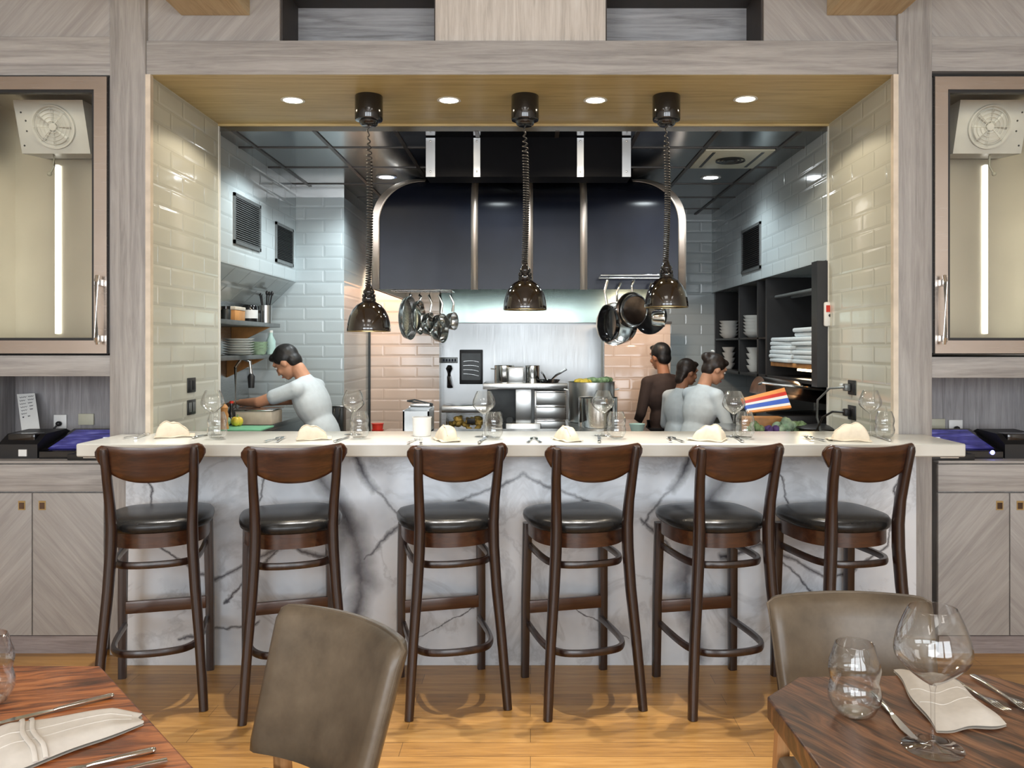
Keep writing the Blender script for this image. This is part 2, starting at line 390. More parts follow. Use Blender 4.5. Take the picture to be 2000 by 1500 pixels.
def tag(o, label, cat, group=None, kind=None):
    o['label'] = label; o['category'] = cat
    if group: o['group'] = group
    if kind: o['kind'] = kind
    return o
def thing(name, label, cat, loc=(0, 0, 0), rz=0, group=None):
    o = bpy.data.objects.new(name, None); C.objects.link(o); o.empty_display_size = .1
    o.location = loc; o.rotation_euler = (0, 0, rz); return tag(o, label, cat, group)
def struct(o, label=None):
    o['kind'] = 'structure'
    if label: o['label'] = label; 
    return o
def copy_tree(o, parent=None):
    c = o.copy(); C.objects.link(c)
    if parent is not None: c.parent = parent
    for ch in list(o.children): copy_tree(ch, c)
    return c
def B(*a, **k): return MB().box(*a, **k)
ORD = ['leftmost', 'second from the left', 'third from the left', 'fourth from the left', 'fifth from the left', 'rightmost']
# ------------------------------------------------------------------ the room
LW, RW = fx(287), fx(1752)          # sides of the pass-through opening
LP, RP = fx(217), fx(1818)          # outer sides of its two posts
TOP = fz(147); HB = fz(80); PB = 5.02; KC = 2.77
CEIL = 3.75; Y0 = -4.5; XS = 4.6
struct(B(-XS-.2, XS+.2, Y0-.2, 5.0, -.1, 0).build('floor', 'floor'))
struct(B(-XS-.2, XS+.2, Y0-.2, 5.2, CEIL, CEIL+.1).build('ceiling', 'ceilpaint'))
struct(B(-XS-.2, -XS, Y0-.2, 5.0, 0, CEIL).build('wall_left', 'wallpaint'))
struct(B(XS, XS+.2, Y0-.2, 5.0, 0, CEIL).build('wall_right', 'wallpaint'))
rw = MB(); xs = [-XS, -4.0, -1.6, -1.2, 1.2, 1.6, 4.0, XS]
for i in (0, 2, 4, 6): rw.box(xs[i], xs[i+1], Y0-.2, Y0, 0, CEIL)
for i in (1, 3, 5): rw.box(xs[i], xs[i+1], Y0-.2, Y0, 0, .7).box(xs[i], xs[i+1], Y0-.2, Y0, 3.2, CEIL)
struct(rw.build('wall_rear', 'wallpaint'))
for i in (1, 3, 5):
    a, b = xs[i], xs[i+1]; f = MB()
    for x in (a+.03, a+.8, b-.8, b-.03): f.box(x-.03, x+.03, Y0-.12, Y0-.06, .7, 3.2)
    for z in (.73, 1.9, 3.17): f.box(a, b, Y0-.115, Y0-.065, z-.03, z+.03)
    struct(f.build('window_%d' % (i//2+1), 'whitemetal'))
# posts and rails of the timber front
def trim(k, mb, m): return struct(mb.build('trim_%d' % k, m))
trim(1, B(LP, LW, 4.085, 5.0, 0, CEIL, .004), 'greyZ')
trim(2, B(RW, RP, 4.085, 5.0, 0, CEIL, .004), 'greyZ')
trim(3, B(LW, RW, 4.092, 4.28, TOP+.001, HB, .004), 'greyX')
trim(4, B(-XS, LP, 4.092, 4.25, fz(148), fz(72), .003), 'greyX')
trim(5, B(RP, XS, 4.092, 4.25, fz(140), fz(72), .003), 'greyX')
trim(6, B(-XS, LP, 4.10, 4.7, fz(735), fz(694), .003), 'greyX')
trim(7, B(RP, XS, 4.10, 4.7, fz(738), fz(697), .003), 'greyX')
# panels above the rails, two open niches between them
n1, n2, n3, n4 = fx(545), fx(850), fx(1183), fx(1493); NT = 3.27
struct(B(-XS, LP, 4.105, 4.3, fz(72), CEIL).build('wall_front', 'greyA'))
struct(B(RP, XS, 4.105, 4.3, fz(72), CEIL).build('wall_front', 'greyB'))
struct(B(LW, n1, 4.11, 4.5, HB, CEIL).build('wall_front', 'greyA'))
struct(B(n4, RW, 4.11, 4.5, HB, CEIL).build('wall_front', 'greyB'))
struct(B(n2, n3, 4.108, 4.5, HB, CEIL).build('wall_front', 'paleZ'))
for a, b in ((n1, n2), (n3, n4)):
    struct(B(a, b, 4.11, 4.5, NT, CEIL).build('wall_front', 'greyX'))
    struct(B(a, b, 4.41, 4.5, HB, NT).build('wall_niche_back', 'slate'))
    struct(MB().box(a, b, 4.13, 4.41, NT-.012, NT).box(a, a+.008, 4.13, 4.41, HB, NT).box(b-.008, b, 4.13, 4.41, HB, NT).build('wall_niche_lining', 'darkpaint'))
    struct(B(a, b, 4.28, 4.5, HB-.06, HB).build('trim_8', 'greyX'))
# opening: tiled side walls, timber soffit
struct(B(LW-.01, LW+.012, 4.09, PB, 0, TOP).build('wall_opening_left', 'tile_cream'))
struct(B(RW-.012, RW+.01, 4.09, PB, 0, TOP).build('wall_opening_right', 'tile_cream'))
# the side tiles are square to the front: opening narrows only by perspective
struct(MB().box(LW, LW+.024, 4.083, 4.115, 0, TOP).box(RW-.024, RW, 4.083, 4.115, 0, TOP).build('trim_9', 'edge'))
struct(MB().box(LW, LW+.016, PB-.015, PB+.012, 0, TOP).box(RW-.016, RW, PB-.015, PB+.012, 0, TOP).build('trim_10', 'whitemetal'))
struct(B(LW, RW, 4.096, PB, TOP, TOP+.0008).build('ceiling_soffit', 'soffit'))
struct(B(LW, RW, PB-.02, PB+.02, TOP-.012, TOP+.3).build('trim_11', 'soffit'))
# ceiling beams of the dining room
for a, b, l in ((fx(353), fx(487), 'pale timber ceiling beam end left of the dark wall niches'), (fx(1616), fx(1758), 'pale timber ceiling beam end right of the dark wall niches')):
    o = B(a, b, -2.0, 4.11, fz(29), fz(29)+.32, .004).build('trim_12', 'beam'); struct(o, l)
# wall niches behind the till stations
for s, X0 in ((-1, LP), (1, RP)):
    xo = X0+s*.80
    struct(B(X0, xo, 4.65, 4.7, .9, 1.42).build('wall_station_back', 'slateZ'))
    struct(B(xo, xo+s*.06, 4.1, 4.7, 0, 1.42).build('wall_station_side', 'slateZ'))
    struct(B(xo+s*.06, s*XS, 4.1, 4.7, 0, 1.42).build('wall_front', 'greyX'))
# ------------------------------------------------------------------ kitchen shell
KB = 8.2; kl = -2.25; kr = 2.25
struct(B(-2.6, 2.6, 4.9, 8.5, -.25, -.15).build('floor_kitchen', 'kfloor'))
struct(B(-2.6, 2.6, 5.02, 8.5, KC, KC+.06).build('ceiling_kitchen', 'ceil_tile'))
g = MB()
for k in range(-8, 6): g.box(1.12+k*.48-.012, 1.12+k*.48+.012, 5.0, 8.2, KC-.006, KC)
for k in range(0, 6): g.box(-2.3, 2.3, 5.43+k*.61-.011, 5.43+k*.61+.011, KC-.0055, KC)
struct(g.build('trim_13', 'tbar'))
struct(B(kl-.1, kl, 5.02, 8.3, -.2, KC).build('wall_kitchen_left', 'steel'))
struct(MB().prism([(-1.874, KC), (-1.874, 2.005), (-2.09, 1.80), (kl, 1.80), (kl, KC)], 'y', PB, 6.75).build('wall_kitchen_bulkhead_left', 'tile_yz', smooth=0))
struct(MB().box(kl, -1.489, 6.75, KB, -.2, 2.68).build('wall_kitchen_pier', 'tile_xz'))
struct(MB().box(kl, -1.489, 6.752, KB, 2.68, KC).build('trim_14', 'steelZ'))
struct(B(kl, kr+.1, KB, KB+.1, -.2, KC).build('wall_kitchen_back', 'tile_xz'))
struct(B(-1.489, -.838, 7.77, KB, -.15, 2.04).build('wall_kitchen_back_panel', 'tile_pink'))
struct(B(kr, kr+.1, 5.02, 8.3, -.2, KC).build('wall_kitchen_right', 'blackmatt'))
struct(B(1.76, kr, PB, KB, 2.005, KC).build('wall_kitchen_bulkhead_right', 'tile_yz'))
struct(B(.665, 1.26, 7.6, 7.72, -.15, 1.69, .004).build('wall_kitchen_screen', 'tile_pink'))
struct(B(.66, 1.27, 7.59, 7.73, 1.69, 1.712).build('trim_15', 'tbar'))
struct(B(-1.489, -1.469, 7.755, 7.77, -.15, 2.04).build('trim_16', 'grill'))  # dark strip along the corner of pier and back panel
# wall between the dining front and the kitchen
struct(MB().box(-XS, LW-.01, 5.0, 5.02, -.2, CEIL).box(RW+.01, XS, 5.0, 5.02, -.2, CEIL).box(LW-.01, RW+.01, 5.0, 5.015, TOP+.06, CEIL).build('wall_kitchen_front', 'wallpaint'))

# ------------------------------------------------------------------ bar counter
BF, BB = 3.676, 4.22
x0, x1 = xw(148, BF), xw(1887, BF)
poly = [(x0, BF), (x1, BF), (x1, 4.08), (RW-.02, 4.08), (RW-.02, BB), (LW+.02, BB), (LW+.02, 4.08), (x0, 4.08)]
t = thing('bar_counter', 'long bar counter with pale stone top and veined white marble front', 'bar counter', (0, 3.954, 0))
o = MB().prism(poly, 'z', 1.013, 1.07).build('countertop', 'quartz', t, w=True, smooth=30)
o.modifiers.new('b', 'BEVEL').width = .005
B(xw(245, 3.954), xw(1790, 3.954), 3.954, 4.075, 0, 1.012, .003).build('front_panel', 'marble', t, w=True)
B(LW+.03, RW-.03, 4.08, 4.2, 0, 1.012).build('core', 'vanadium', t, w=True)

# ------------------------------------------------------------------ built-in coolers beside the posts
def cooler(s, X0, side):
    t = thing('display_cooler', 'stainless glass-door wall cooler with fan unit, %s of the bar opening' % side, 'cooler', (X0+s*.4, 4.1, fz(693)))
    def bx(d0, d1, *r, **k): return B(X0+s*d0, X0+s*d1, *r, **k)
    zb, zt = fz(692), fz(150); db, dt, yo = .805, zt, 4.1
    # shell
    m = MB()
    for a in ((.0, .80, 4.65, 4.69, zb, zt),): m.box(X0+s*a[0], X0+s*a[1], *a[2:])
    m.box(X0+s*.0, X0+s*.012, 4.13, 4.65, zb, zt).box(X0+s*.80, X0+s*.82, 4.13, 4.65, zb, zt)
    m.box(X0, X0+s*.8, 4.13, 4.65, zb-.0, zb+.02).box(X0, X0+s*.8, 4.13, 4.65, zt-.02, zt)
    m.build('liner', 'liner', t, w=True)
    z0, z1 = fz(690), fz(153); w = .062; fr = MB()
    i0, i1 = .008, .795
    def quad(a0, a1, b0, b1):   # bevelled picture-frame bars
        pass
    xo, xi = X0+s*i0, X0+s*(i0+w); xo2, xi2 = X0+s*i1, X0+s*(i1-w)
    for poly in ([(xo, z0), (xo, z1), (xi, z1-w), (xi, z0+w)], [(xo2, z0), (xo2, z1), (xi2, z1-w), (xi2, z0+w)],
                 [(xo, z1), (xo2, z1), (xi2, z1-w), (xi, z1-w)], [(xo, z0), (xo2, z0), (xi2, z0+w), (xi, z0+w)]):
        fr.prism(poly, 'y', 4.072, 4.115)
    door = fr.build('door', 'bronze', t, w=True, smooth=0)
    g = MB(); e = .013
    for poly in ([(xi, z0+w), (xi, z1-w), (xi+s*e, z1-w-e), (xi+s*e, z0+w+e)], [(xi2, z0+w), (xi2, z1-w), (xi2-s*e, z1-w-e), (xi2-s*e, z0+w+e)],
                 [(xi, z1-w), (xi2, z1-w), (xi2-s*e, z1-w-e), (xi+s*e, z1-w-e)], [(xi, z0+w), (xi2, z0+w), (xi2-s*e, z0+w+e), (xi+s*e, z0+w+e)]):
        g.prism(poly, 'y', 4.08, 4.11)
    g.build('gasket', 'blackmatt', door, w=True, smooth=0)
    B(xi, xi2, 4.092, 4.098, z0+w, z1-w).build('glass_pane', 'pane', door, w=True)
    hx = X0+s*.036
    MB().sweep([(hx, 4.04, fz(672)), (hx, 4.03, fz(660)), (hx, 4.03, fz(552)), (hx, 4.04, fz(540))], .009).box(hx-.013, hx+.013, 4.03, 4.075, fz(668), fz(655), .004).box(hx-.013, hx+.013, 4.03, 4.075, fz(560), fz(547), .004).build('handle', 'polish', door, w=True)
    gap = MB()
    for a in ((0, .808, zt-.006, zt), (0, .808, zb, zb+.006)): gap.box(X0+s*a[0], X0+s*a[1], 4.09, 4.12, a[2], a[3])
    gap.box(X0, X0+s*.007, 4.09, 4.12, zb, zt)
    gap.build('surround', 'blackmatt', t, w=True)
    # evaporator with its round fan
    a0, a1 = .272, .630; yt, yb = 4.35, 4.43; z1, z0 = zw(195, 4.35), zw(300, 4.43)
    ev = MB().prism([(yt, z1), (yb, z0), (4.64, z0+.02), (4.64, z1)], 'x', X0+s*a0, X0+s*a1).build('evaporator', 'whitemetal', t, w=True, smooth=0)
    cx, cz = X0+s*(.272+.17), (z0+z1)/2; cy = (yt+yb)/2
    tilt = math.atan2(yb-yt, z1-z0)
    mt = Matrix.Translation((cx, cy-.002, cz)) @ Matrix.Rotation(PI/2+tilt, 4, 'X')
    MB().lathe([(.098, 0), (.104, .010), (.112, .010), (.114, 0)], 40, mt).build('fan_ring', 'whitemetal', ev, w=True)
    fg = MB()
    for r in (.03, .05, .07, .088): fg.lathe([(r-.0015, .011), (r, .0125), (r+.0015, .011)], 36, mt)
    fg.lathe([(0, .014), (.018, .013), (.02, .008)], 20, mt)
    for k in range(8):
        a = k*PI/4; fg.sweep([mt @ Vector((.015*math.cos(a), .015*math.sin(a), .012)), mt @ Vector((.1*math.cos(a), .1*math.sin(a), .011))], .0013, n=5)
    fg.build('fan_guard', 'whitemetal', ev, w=True)
    bl = MB()
    for k in range(4):
        a = k*PI/2+.4
        def f(u, v): r = .02+.072*u; q = a+(v-.5)*1.1; return mt @ Vector((r*math.cos(q), r*math.sin(q), .004+(v-.5)*.01))
        bl.grid(f, 5, 5)
    bl.build('fan_blades', 'whitemetal', ev, w=True, solid=.001)
    sc = MB()
    for dz, dx in ((.07, .03), (.03, .048), (-.02, .045), (-.09, .02)): 
        p = Vector((X0+s*(a1-dx), cy, cz)) + Vector((0, -dz*math.tan(tilt), dz)); sc.ell(p, (.005, .005, .005), nu=8, nv=6)
    sc.build('screws', 'grill', ev, w=True)
    MB().sweep([(cx+s*.06, 4.5, z0+.02), (cx+s*.06, 4.5, z0-.05), (cx+s*.075, 4.49, z0-.09)], .006).ell((cx+s*.078, 4.488, z0-.095), (.012,)*3).build('drain_pipe', 'beige', ev, w=True)
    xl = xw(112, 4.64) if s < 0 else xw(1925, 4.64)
    B(xl-.011, xl+.011, 4.632, 4.65, zw(652, 4.64), zw(322, 4.64), .004).build('light_strip', 'tube', t, w=True)  # the steel's reflected lamp streak, put in as a glowing strip
cooler(-1, LP, 'left'); cooler(1, RP, 'right')

# ------------------------------------------------------------------ cabinets under the till stations
def cabinet(s, X0, side):
    t = thing('base_cabinet', 'weathered grey timber base cabinet with brass pulls, %s of the bar' % side, 'cabinet', (X0+s*.45, 4.1, 0))
    zt = fz(900); d0 = .035
    B(X0+s*d0, X0+s*.795, 4.095, 4.645, fz(905), zt, .003).build('top', 'greyX', t, w=True)
    B(X0+s*(d0+.01), X0+s*.795, 4.12, 4.645, .085, fz(905)).build('carcass', 'greyZ', t, w=True)
    B(X0+s*(d0+.01), X0+s*.795, 4.11, 4.6, 0, fz(1242)-.004).build('plinth', 'kick', t, w=True)
    B(X0+s*d0, X0+s*.795, 4.098, 4.122, fz(960), fz(907), .003).build('fascia', 'greyX', t, w=True)
    W_ = .345
    for k in range(2):
        a = d0+k*(W_+.005); b = a+W_
        up = (k % 2 == 0) == (s < 0)
        dr = B(X0+s*a, X0+s*b, 4.098, 4.122, fz(1241), fz(963), .003).build('door', 'greyB' if up else 'greyA', t, w=True)
        hx = (b-.047) if k % 2 == 0 else (a+.047); hz = fz(987); h = .017
        pl = MB().box(X0+s*(hx-h), X0+s*(hx+h), 4.0965, 4.10, hz-h*1.3, hz+h*1.3)
        pl.build('pull', 'brass', dr, w=True)
        B(X0+s*(hx-h*.72), X0+s*(hx+h*.72), 4.0955, 4.0968, hz-h, hz+h*.8).build('pull_cup', 'brownsteel', dr, w=True)
cabinet(-1, LP, 'left'); cabinet(1, RP, 'right')

# ------------------------------------------------------------------ till stations
CT = fz(900)
def till(s, X0, side):
    t = thing('till_terminal', 'black touch-screen till with glowing blue screen on the %s cabinet' % side, 'till', (X0+s*.2, 4.3, CT))
    a, b = X0+s*.012, X0+s*.39
    MB().prism([(4.17, CT), (4.17, CT+.035), (4.49, CT+.118), (4.50, CT+.09), (4.50, CT)], 'x', a, b).build('body', 'black', t, w=True, smooth=0)
    def q(u, v, o=.003): return Vector((a+(b-a)*u, 4.18+.30*v, CT+.0395+.0775*v+o))
    MB().add([q(.05, .06), q(.93, .06), q(.93, .93), q(.05, .93)], [[0, 1, 2, 3]]).build('screen', 'screen', t, w=True, smooth=0)
    l0, l1 = (.14, .40) 
    MB().add([q(l0, .53, .004), q(l1, .53, .004), q(l1, .57, .004), q(l0, .57, .004)], [[0, 1, 2, 3]]).build('screen_line', 'screenw', t, w=True, smooth=0)
    p = thing('receipt_printer', 'black receipt printer beside the %s till' % side, 'printer', (X0+s*.5, 4.35, CT))
    c, d = X0+s*.405, X0+s*.60
    MB().prism([(4.18, CT), (4.18, CT+.07), (4.26, CT+.115), (4.44, CT+.122), (4.5, CT+.10), (4.5, CT)], 'x', c, d).build('housing', 'blackmatt', p, w=True, smooth=0)
    B(c+s*.03, d-s*.03, 4.21, 4.30, CT+.085, CT+.118, .004).build('paper_slot', 'black', p, w=True)
    if s > 0: MB().ell((X0+.335, 4.165, CT+.032), (.011, .006, .011)).build('indicator', 'led', t, w=True)
    else: B(c+s*.05, c+s*.09, 4.174, 4.18, CT+.012, CT+.045).build('sticker', 'paper', p, w=True)
    k = thing('cash_drawer', 'flat black drawer under the bar end, %s till' % side, 'drawer', (X0+s*.06, 4.13, CT))
    B(X0-s*.0+s*.012, X0+s*.22, 4.112, 4.165, CT+.001, CT+.030, .002).build('body', 'blackmatt', k, w=True)
    B(X0+s*.05, X0+s*.14, 4.108, 4.112, CT+.012, CT+.016).build('lip', 'polish', k, w=True)
    for nm, px0, px1, py0, py1, mm, l in (('outlet', 105, 130, 810, 837, 'white', 'white wall socket with black plug behind the %s till'), ('blank_plate', 153, 183, 808, 830, 'beige', 'beige blank wall plate behind the %s till')):
        if s > 0: px0, px1, py0, py1 = ((1853, 1880, 820, 846) if nm == 'outlet' else (1817, 1846, 818, 842))
        c0, c1 = xw(px0, 4.64), xw(px1, 4.64)
        u = thing('wall_'+nm, l % side, 'socket' if nm == 'outlet' else 'wall plate', ((c0+c1)/2, 4.645, zw(py1, 4.64)))
        B(c0, c1, 4.637, 4.6495, zw(py1, 4.64), zw(py0, 4.64), .003).build('plate', mm, u, w=True)
        if nm == 'outlet':
            cx, cz = (c0+c1)/2, (zw(py0, 4.64)+zw(py1, 4.64))/2-.01
            MB().ell((cx, 4.625, cz), (.016, .016, .014)).sweep([(cx, 4.62, cz), (cx+s*.02, 4.61, cz-.03), (cx+s*.03, 4.60, cz-.1)], .005).build('plug', 'blackmatt', u, w=True)
till(-1, LP, 'left'); till(1, RP, 'right')
# hand-written note propped in the left station
t = thing('paper_note', 'white paper note with handwritten lines propped behind the left till', 'note', onz(55, 840, 1.02)*0 + Vector((xw(58, 4.52), 4.52, zw(842, 4.52))))
cn = [W(33, 770, 4.60), W(68, 768, 4.60), W(78, 838, 4.5), W(43, 845, 4.5)]
MB().add([cn[0], cn[1], cn[2], cn[3]], [[0, 1, 2, 3]]).build('sheet', 'paper', t, w=True, smooth=0, solid=.0012)
ik = MB()
for r, (l0, l1, r0, r1) in enumerate([(.14, .52, .62, .92), (.12, .42, .58, .9), (.1, .44, .56, .8), (.12, .5, .62, .82), (.14, .46, .62, .78), (.12, .42, 0, 0), (.16, .24, .46, .58)]):
    v = .1+r*.087
    for a, b in ((l0, l1), (r0, r1)):
        if b <= a: continue
        k = 7; pts = []
        for i in range(k):
            u = a+(b-a)*i/(k-1); vv = v-.03*u+(.018 if i % 2 else -.01)
            p = (cn[0].lerp(cn[1], u)).lerp(cn[3].lerp(cn[2], u), vv); pts.append(p+Vector((0, -.0025, .0008)))
        ik.sweep(pts, .0013, n=4)
ik.build('handwriting', 'ink', t, w=True)
# ------------------------------------------------------------------ bar stools
def seat_outline(sc=1.0, n=48):
    pts = []
    for i in range(n):
        a = 2*PI*i/n; ca, sa = math.cos(a), math.sin(a)
        p = 4.2 if sa > 0 else 2.3
        e = (abs(ca)**p+abs(sa)**p)**(-1/p)
        x, y = ca*e*.205, sa*e*.215
        if y < 0: x *= 1-.02*(-y/.215)
        pts.append((x*sc, (y+.015)*sc))
    return pts
def make_stool():
    t = thing('bar_stool', '', 'bar stool', (0, 0, 0), 0, 'walnut bar stools along the bar')
    # seat pad
    m = MB(); n = 48; rows = [(1.0, .726), (1.035, .734), (1.05, .748), (1.04, .760), (1.0, .771), (.86, .781), (.6, .787), (.3, .789)]
    for k, (sc, z) in enumerate(rows): m.v += [Vector((x, y, z)) for x, y in seat_outline(sc, n)]
    for k in range(len(rows)-1):
        for i in range(n): m.f.append([k*n+i, k*n+(i+1) % n, (k+1)*n+(i+1) % n, (k+1)*n+i]); m.mi.append(0)
    m.f.append(list(range((len(rows)-1)*n, len(rows)*n))); m.mi.append(0); m.f.append(list(range(n))[::-1]); m.mi.append(0)
    m.build('seat', 'vinyl', t, smooth=60)
    MB().prism(seat_outline(.955), 'z', .664, .727).build('apron', 'walnutX', t, smooth=50)
    for s in (-1, 1):
        MB().sweep([(s*.186, .205, 0), (s*.184, .20, .35), (s*.178, .188, .70)], [.018, .020, .021], n=12, p=5, ref=(0, 1, 0)).build('leg', 'walnut', t)
        pts = [(.203, -.252, 0), (.195, -.240, .12), (.182, -.224, .30), (.165, -.208, .50), (.155, -.202, .66), (.153, -.203, .76), (.157, -.212, .86), (.163, -.232, .96), (.168, -.262, 1.07), (.169, -.268, 1.088)]
        rr = [.018, .019, .020, .0215, .0225, .022, .020, .019, .017, .012]
        pp = [Vector((s*x, y, z)) for x, y, z in pts]
        MB().sweep(pp, rr, [r*1.15 for r in rr], n=14, p=3, ref=(0, 1, 0)).build('rear_leg', 'walnut', t)
    # bentwood hoops and the flat foot rail
    def hoop(z, yb, xs, w):
        pts = [(-xs, .19), (-xs*1.01, .08), (-xs*1.0, -.03), (-xs*.93, yb*.58), (-xs*.72, yb*.86), (-xs*.38, yb*.97), (0, yb)]
        pts = pts + [(-x, y) for x, y in pts[-2::-1]]
        sm = []
        P = [Vector((x, y, z)) for x, y in pts]
        for i in range(len(P)-1):
            p0, p1, p2, p3 = P[max(i-1, 0)], P[i], P[i+1], P[min(i+2, len(P)-1)]
            for k in range(4):
                u = k/4; sm.append(.5*((2*p1)+(p2-p0)*u+(2*p0-5*p1+4*p2-p3)*u*u+(3*p1-p0-3*p2+p3)*u**3))
        sm.append(P[-1])
        return MB().sweep(sm, w, .014, n=10, p=4)
    hoop(.595, -.190, .165, .011).build('stretcher', 'walnut', t)
    hoop(.240, -.215, .172, .011).build('foot_ring', 'walnut', t)
    B(-.17, .17, .178, .200, .292, .348, .004).build('foot_rail', 'walnutX', t)
    # curved crescent back
    m = MB(); nu, nv = 32, 10
    def back(u, v, off):
        x = (u*2-1)*.208; c = 1-(abs(u*2-1))**2.4
        top = 1.098-.010*c+.004*abs(u*2-1); bot = 1.03-.088*c if abs(u*2-1) < 1 else 1.03
        k = abs(u*2-1); endr = max(0, (k-.86)/.14); 
        mid = 1.062; top = top-(top-mid)*endr**2*.75; bot = bot+(mid-bot)*endr**2*.75
        z = bot+(top-bot)*v
        y = -.252-.062*(1-(x/.208)**2)*.75+.034 - .23*(z-1.02)
        return (x, y+off, z)
    def shell(off, edge):
        return [back(i/nu, j/nv, off*(1 if 0 < j < nv and 0 < i < nu else .55)) for j in range(nv+1) for i in range(nu+1)]
    a, b = shell(.011, 1), shell(-.011, 1)
    m.v = [Vector(q) for q in a+b]; K = (nu+1)*(nv+1); w_ = nu+1
    for j in range(nv):
        for i in range(nu):
            q = [j*w_+i, j*w_+i+1, (j+1)*w_+i+1, (j+1)*w_+i]; m.f.append(q); m.f.append([K+x for x in q][::-1])
    for i in range(nu): m.f.append([i, K+i, K+i+1, i+1]); m.f.append([nv*w_+i, nv*w_+i+1, K+nv*w_+i+1, K+nv*w_+i])
    for j in range(nv): m.f.append([j*w_, (j+1)*w_, K+(j+1)*w_, K+j*w_]); m.f.append([j*w_+nu, K+j*w_+nu, K+(j+1)*w_+nu, (j+1)*w_+nu])
    m.mi = [0]*len(m.f); m.build('backrest', 'walnutX', t, smooth=70)
    return t
spots = [(-1.605, 3.66, 15.5), (-1.03, 3.645, 19), (-.355, 3.675, 15), (.205, 3.67, 14), (.795, 3.67, 12), (1.335, 3.675, 12)]
slab = ['leftmost walnut bar stool, nearest the left cabinet', 'walnut bar stool second from the left, partly behind the leather chair', 'walnut bar stool third from the left, clear of the chairs',
        'walnut bar stool fourth from the left, clear of the chairs', 'walnut bar stool fifth from the left, crowding the last stool', 'rightmost walnut bar stool, behind the right leather chair']
st = make_stool()
for i, (x, y, a) in enumerate(spots):
    o = st if i == 0 else copy_tree(st)
    o.location = (x, y, 0); o.rotation_euler = (0, 0, math.radians(a)); o['label'] = slab[i]

# ------------------------------------------------------------------ dining chairs
def leather_chair(loc, rz, label, wd=.46, name='dining_chair'):
    t = thing(name, label, 'dining chair', (*loc, 0), rz, 'leather dining chairs')
    m = MB(); nu, nv = 24, 12; hw = wd/2
    def f(u, v, side):
        a = u*2-1; x = a*hw*(1-.10*(1-v)); z0, z1 = .52, .845
        z = z0+(z1-z0)*v; 
        # rounded upper corners
        kx = max(0, (abs(a)-.86)/.14); kv = max(0, (v-.9)/.1); z -= .012*kx*kx*kv
        y = -.235+.055*a*a - .10*(v-.3)*1.0
        th = .030*(1-max(0, (abs(a)-.88)/.12)**2*.6)*(1-max(0, (v-.92)/.08)**2*.5)*(1-max(0, (.08-v)/.08)**2*.4)
        return Vector((x, y+side*th, z))
    A = [f(i/nu, j/nv, 1) for j in range(nv+1) for i in range(nu+1)]; Bk = [f(i/nu, j/nv, -1) for j in range(nv+1) for i in range(nu+1)]
    m.v = A+Bk; K = len(A); w_ = nu+1
    for j in range(nv):
        for i in range(nu):
            q = [j*w_+i, j*w_+i+1, (j+1)*w_+i+1, (j+1)*w_+i]; m.f.append(q); m.f.append([K+x for x in q][::-1])
    for i in range(nu): m.f.append([i, K+i, K+i+1, i+1]); m.f.append([nv*w_+i, nv*w_+i+1, K+nv*w_+i+1, K+nv*w_+i])
    for j in range(nv): m.f.append([j*w_, (j+1)*w_, K+(j+1)*w_, K+j*w_]); m.f.append([j*w_+nu, K+j*w_+nu, K+(j+1)*w_+nu, (j+1)*w_+nu])
    m.mi = [0]*len(m.f); bk = m.build('backrest', 'leather', t, smooth=75)
    # piping along the edge of the back
    pp = [f(0, j/nv, .2) for j in range(nv+1)]+[f(i/nu, 1, .2) for i in range(1, nu+1)]+[f(1, 1-j/nv, .2) for j in range(1, nv+1)]
    MB().sweep(pp, .0045, n=6, ref=(.2, 1, .1)).build('piping', 'leather', bk)
    MB().box(-.21, .21, -.19, .225, .40, .475, .022).build('seat', 'leather', t)
    for sx in (-1, 1):
        MB().sweep([(sx*.185, .20, 0), (sx*.19, .205, .40)], [.014, .019], n=12, p=4, ref=(0, 1, 0)).build('leg', 'oakleg', t)
        MB().sweep([(sx*.185, -.25, 0), (sx*.185, -.225, .40), (sx*.182, -.212, .56)], [.014, .020, .018], n=12, p=4, ref=(0, 1, 0)).build('leg', 'oakleg', t)
    return t
leather_chair((-.612, 1.80), math.radians(140), 'taupe leather chair turned to the left table, large in front of the stools', .46)
leather_chair((.824, 1.935), math.radians(180), 'taupe leather chair behind the right table, facing the viewer', .42)

# ------------------------------------------------------------------ dining tables
def table(poly, label, mat, cxy):
    t = thing('dining_table', label, 'dining table', (*cxy, 0))
    o = MB().prism(poly, 'z', .712, .76).build('tabletop', mat, t, w=True, smooth=30); bv = o.modifiers.new('b', 'BEVEL'); bv.width = .004; bv.segments = 2
    x, y = cxy
    B(x-.21, x+.21, y-.21, y+.21, .66, .711, .006).build('top_plate', 'tablebase', t, w=True)
    B(x-.055, x+.055, y-.055, y+.055, .04, .66, .006).build('column', 'tablebase', t, w=True)
    MB().box(x-.28, x+.28, y-.05, y+.05, 0, .04, .008).box(x-.05, x+.05, y-.28, y+.28, 0.001, .041, .008).build('foot', 'tablebase', t, w=True)
    return t
TZ = .76
def q(px, py): v = onz(px, py, TZ); return (v.x, v.y)
a, b, c, d = q(1498, 1360), q(1560, 1321), q(1925, 1316), q(2003, 1340)
table([(a[0], a[1]), (b[0], b[1]), (c[0], c[1]), (d[0]+.01, d[1]), (d[0]+.01, 1.10), (a[0]+.02, 1.10)], 'dark reclaimed-wood dining table with clipped corners on the right', 'tableR', (.83, 1.45))
a, b = q(196, 1300), q(380, 1500)
e = (b[0]+.10, b[1]-.116)
table([(a[0], a[1]), (b[0], b[1]), e, (e[0], .75), (-1.75, .75), (-1.75, a[1]+.01)], 'amber reclaimed-wood dining table with a long clipped corner on the left', 'tableL', (-1.15, 1.25))
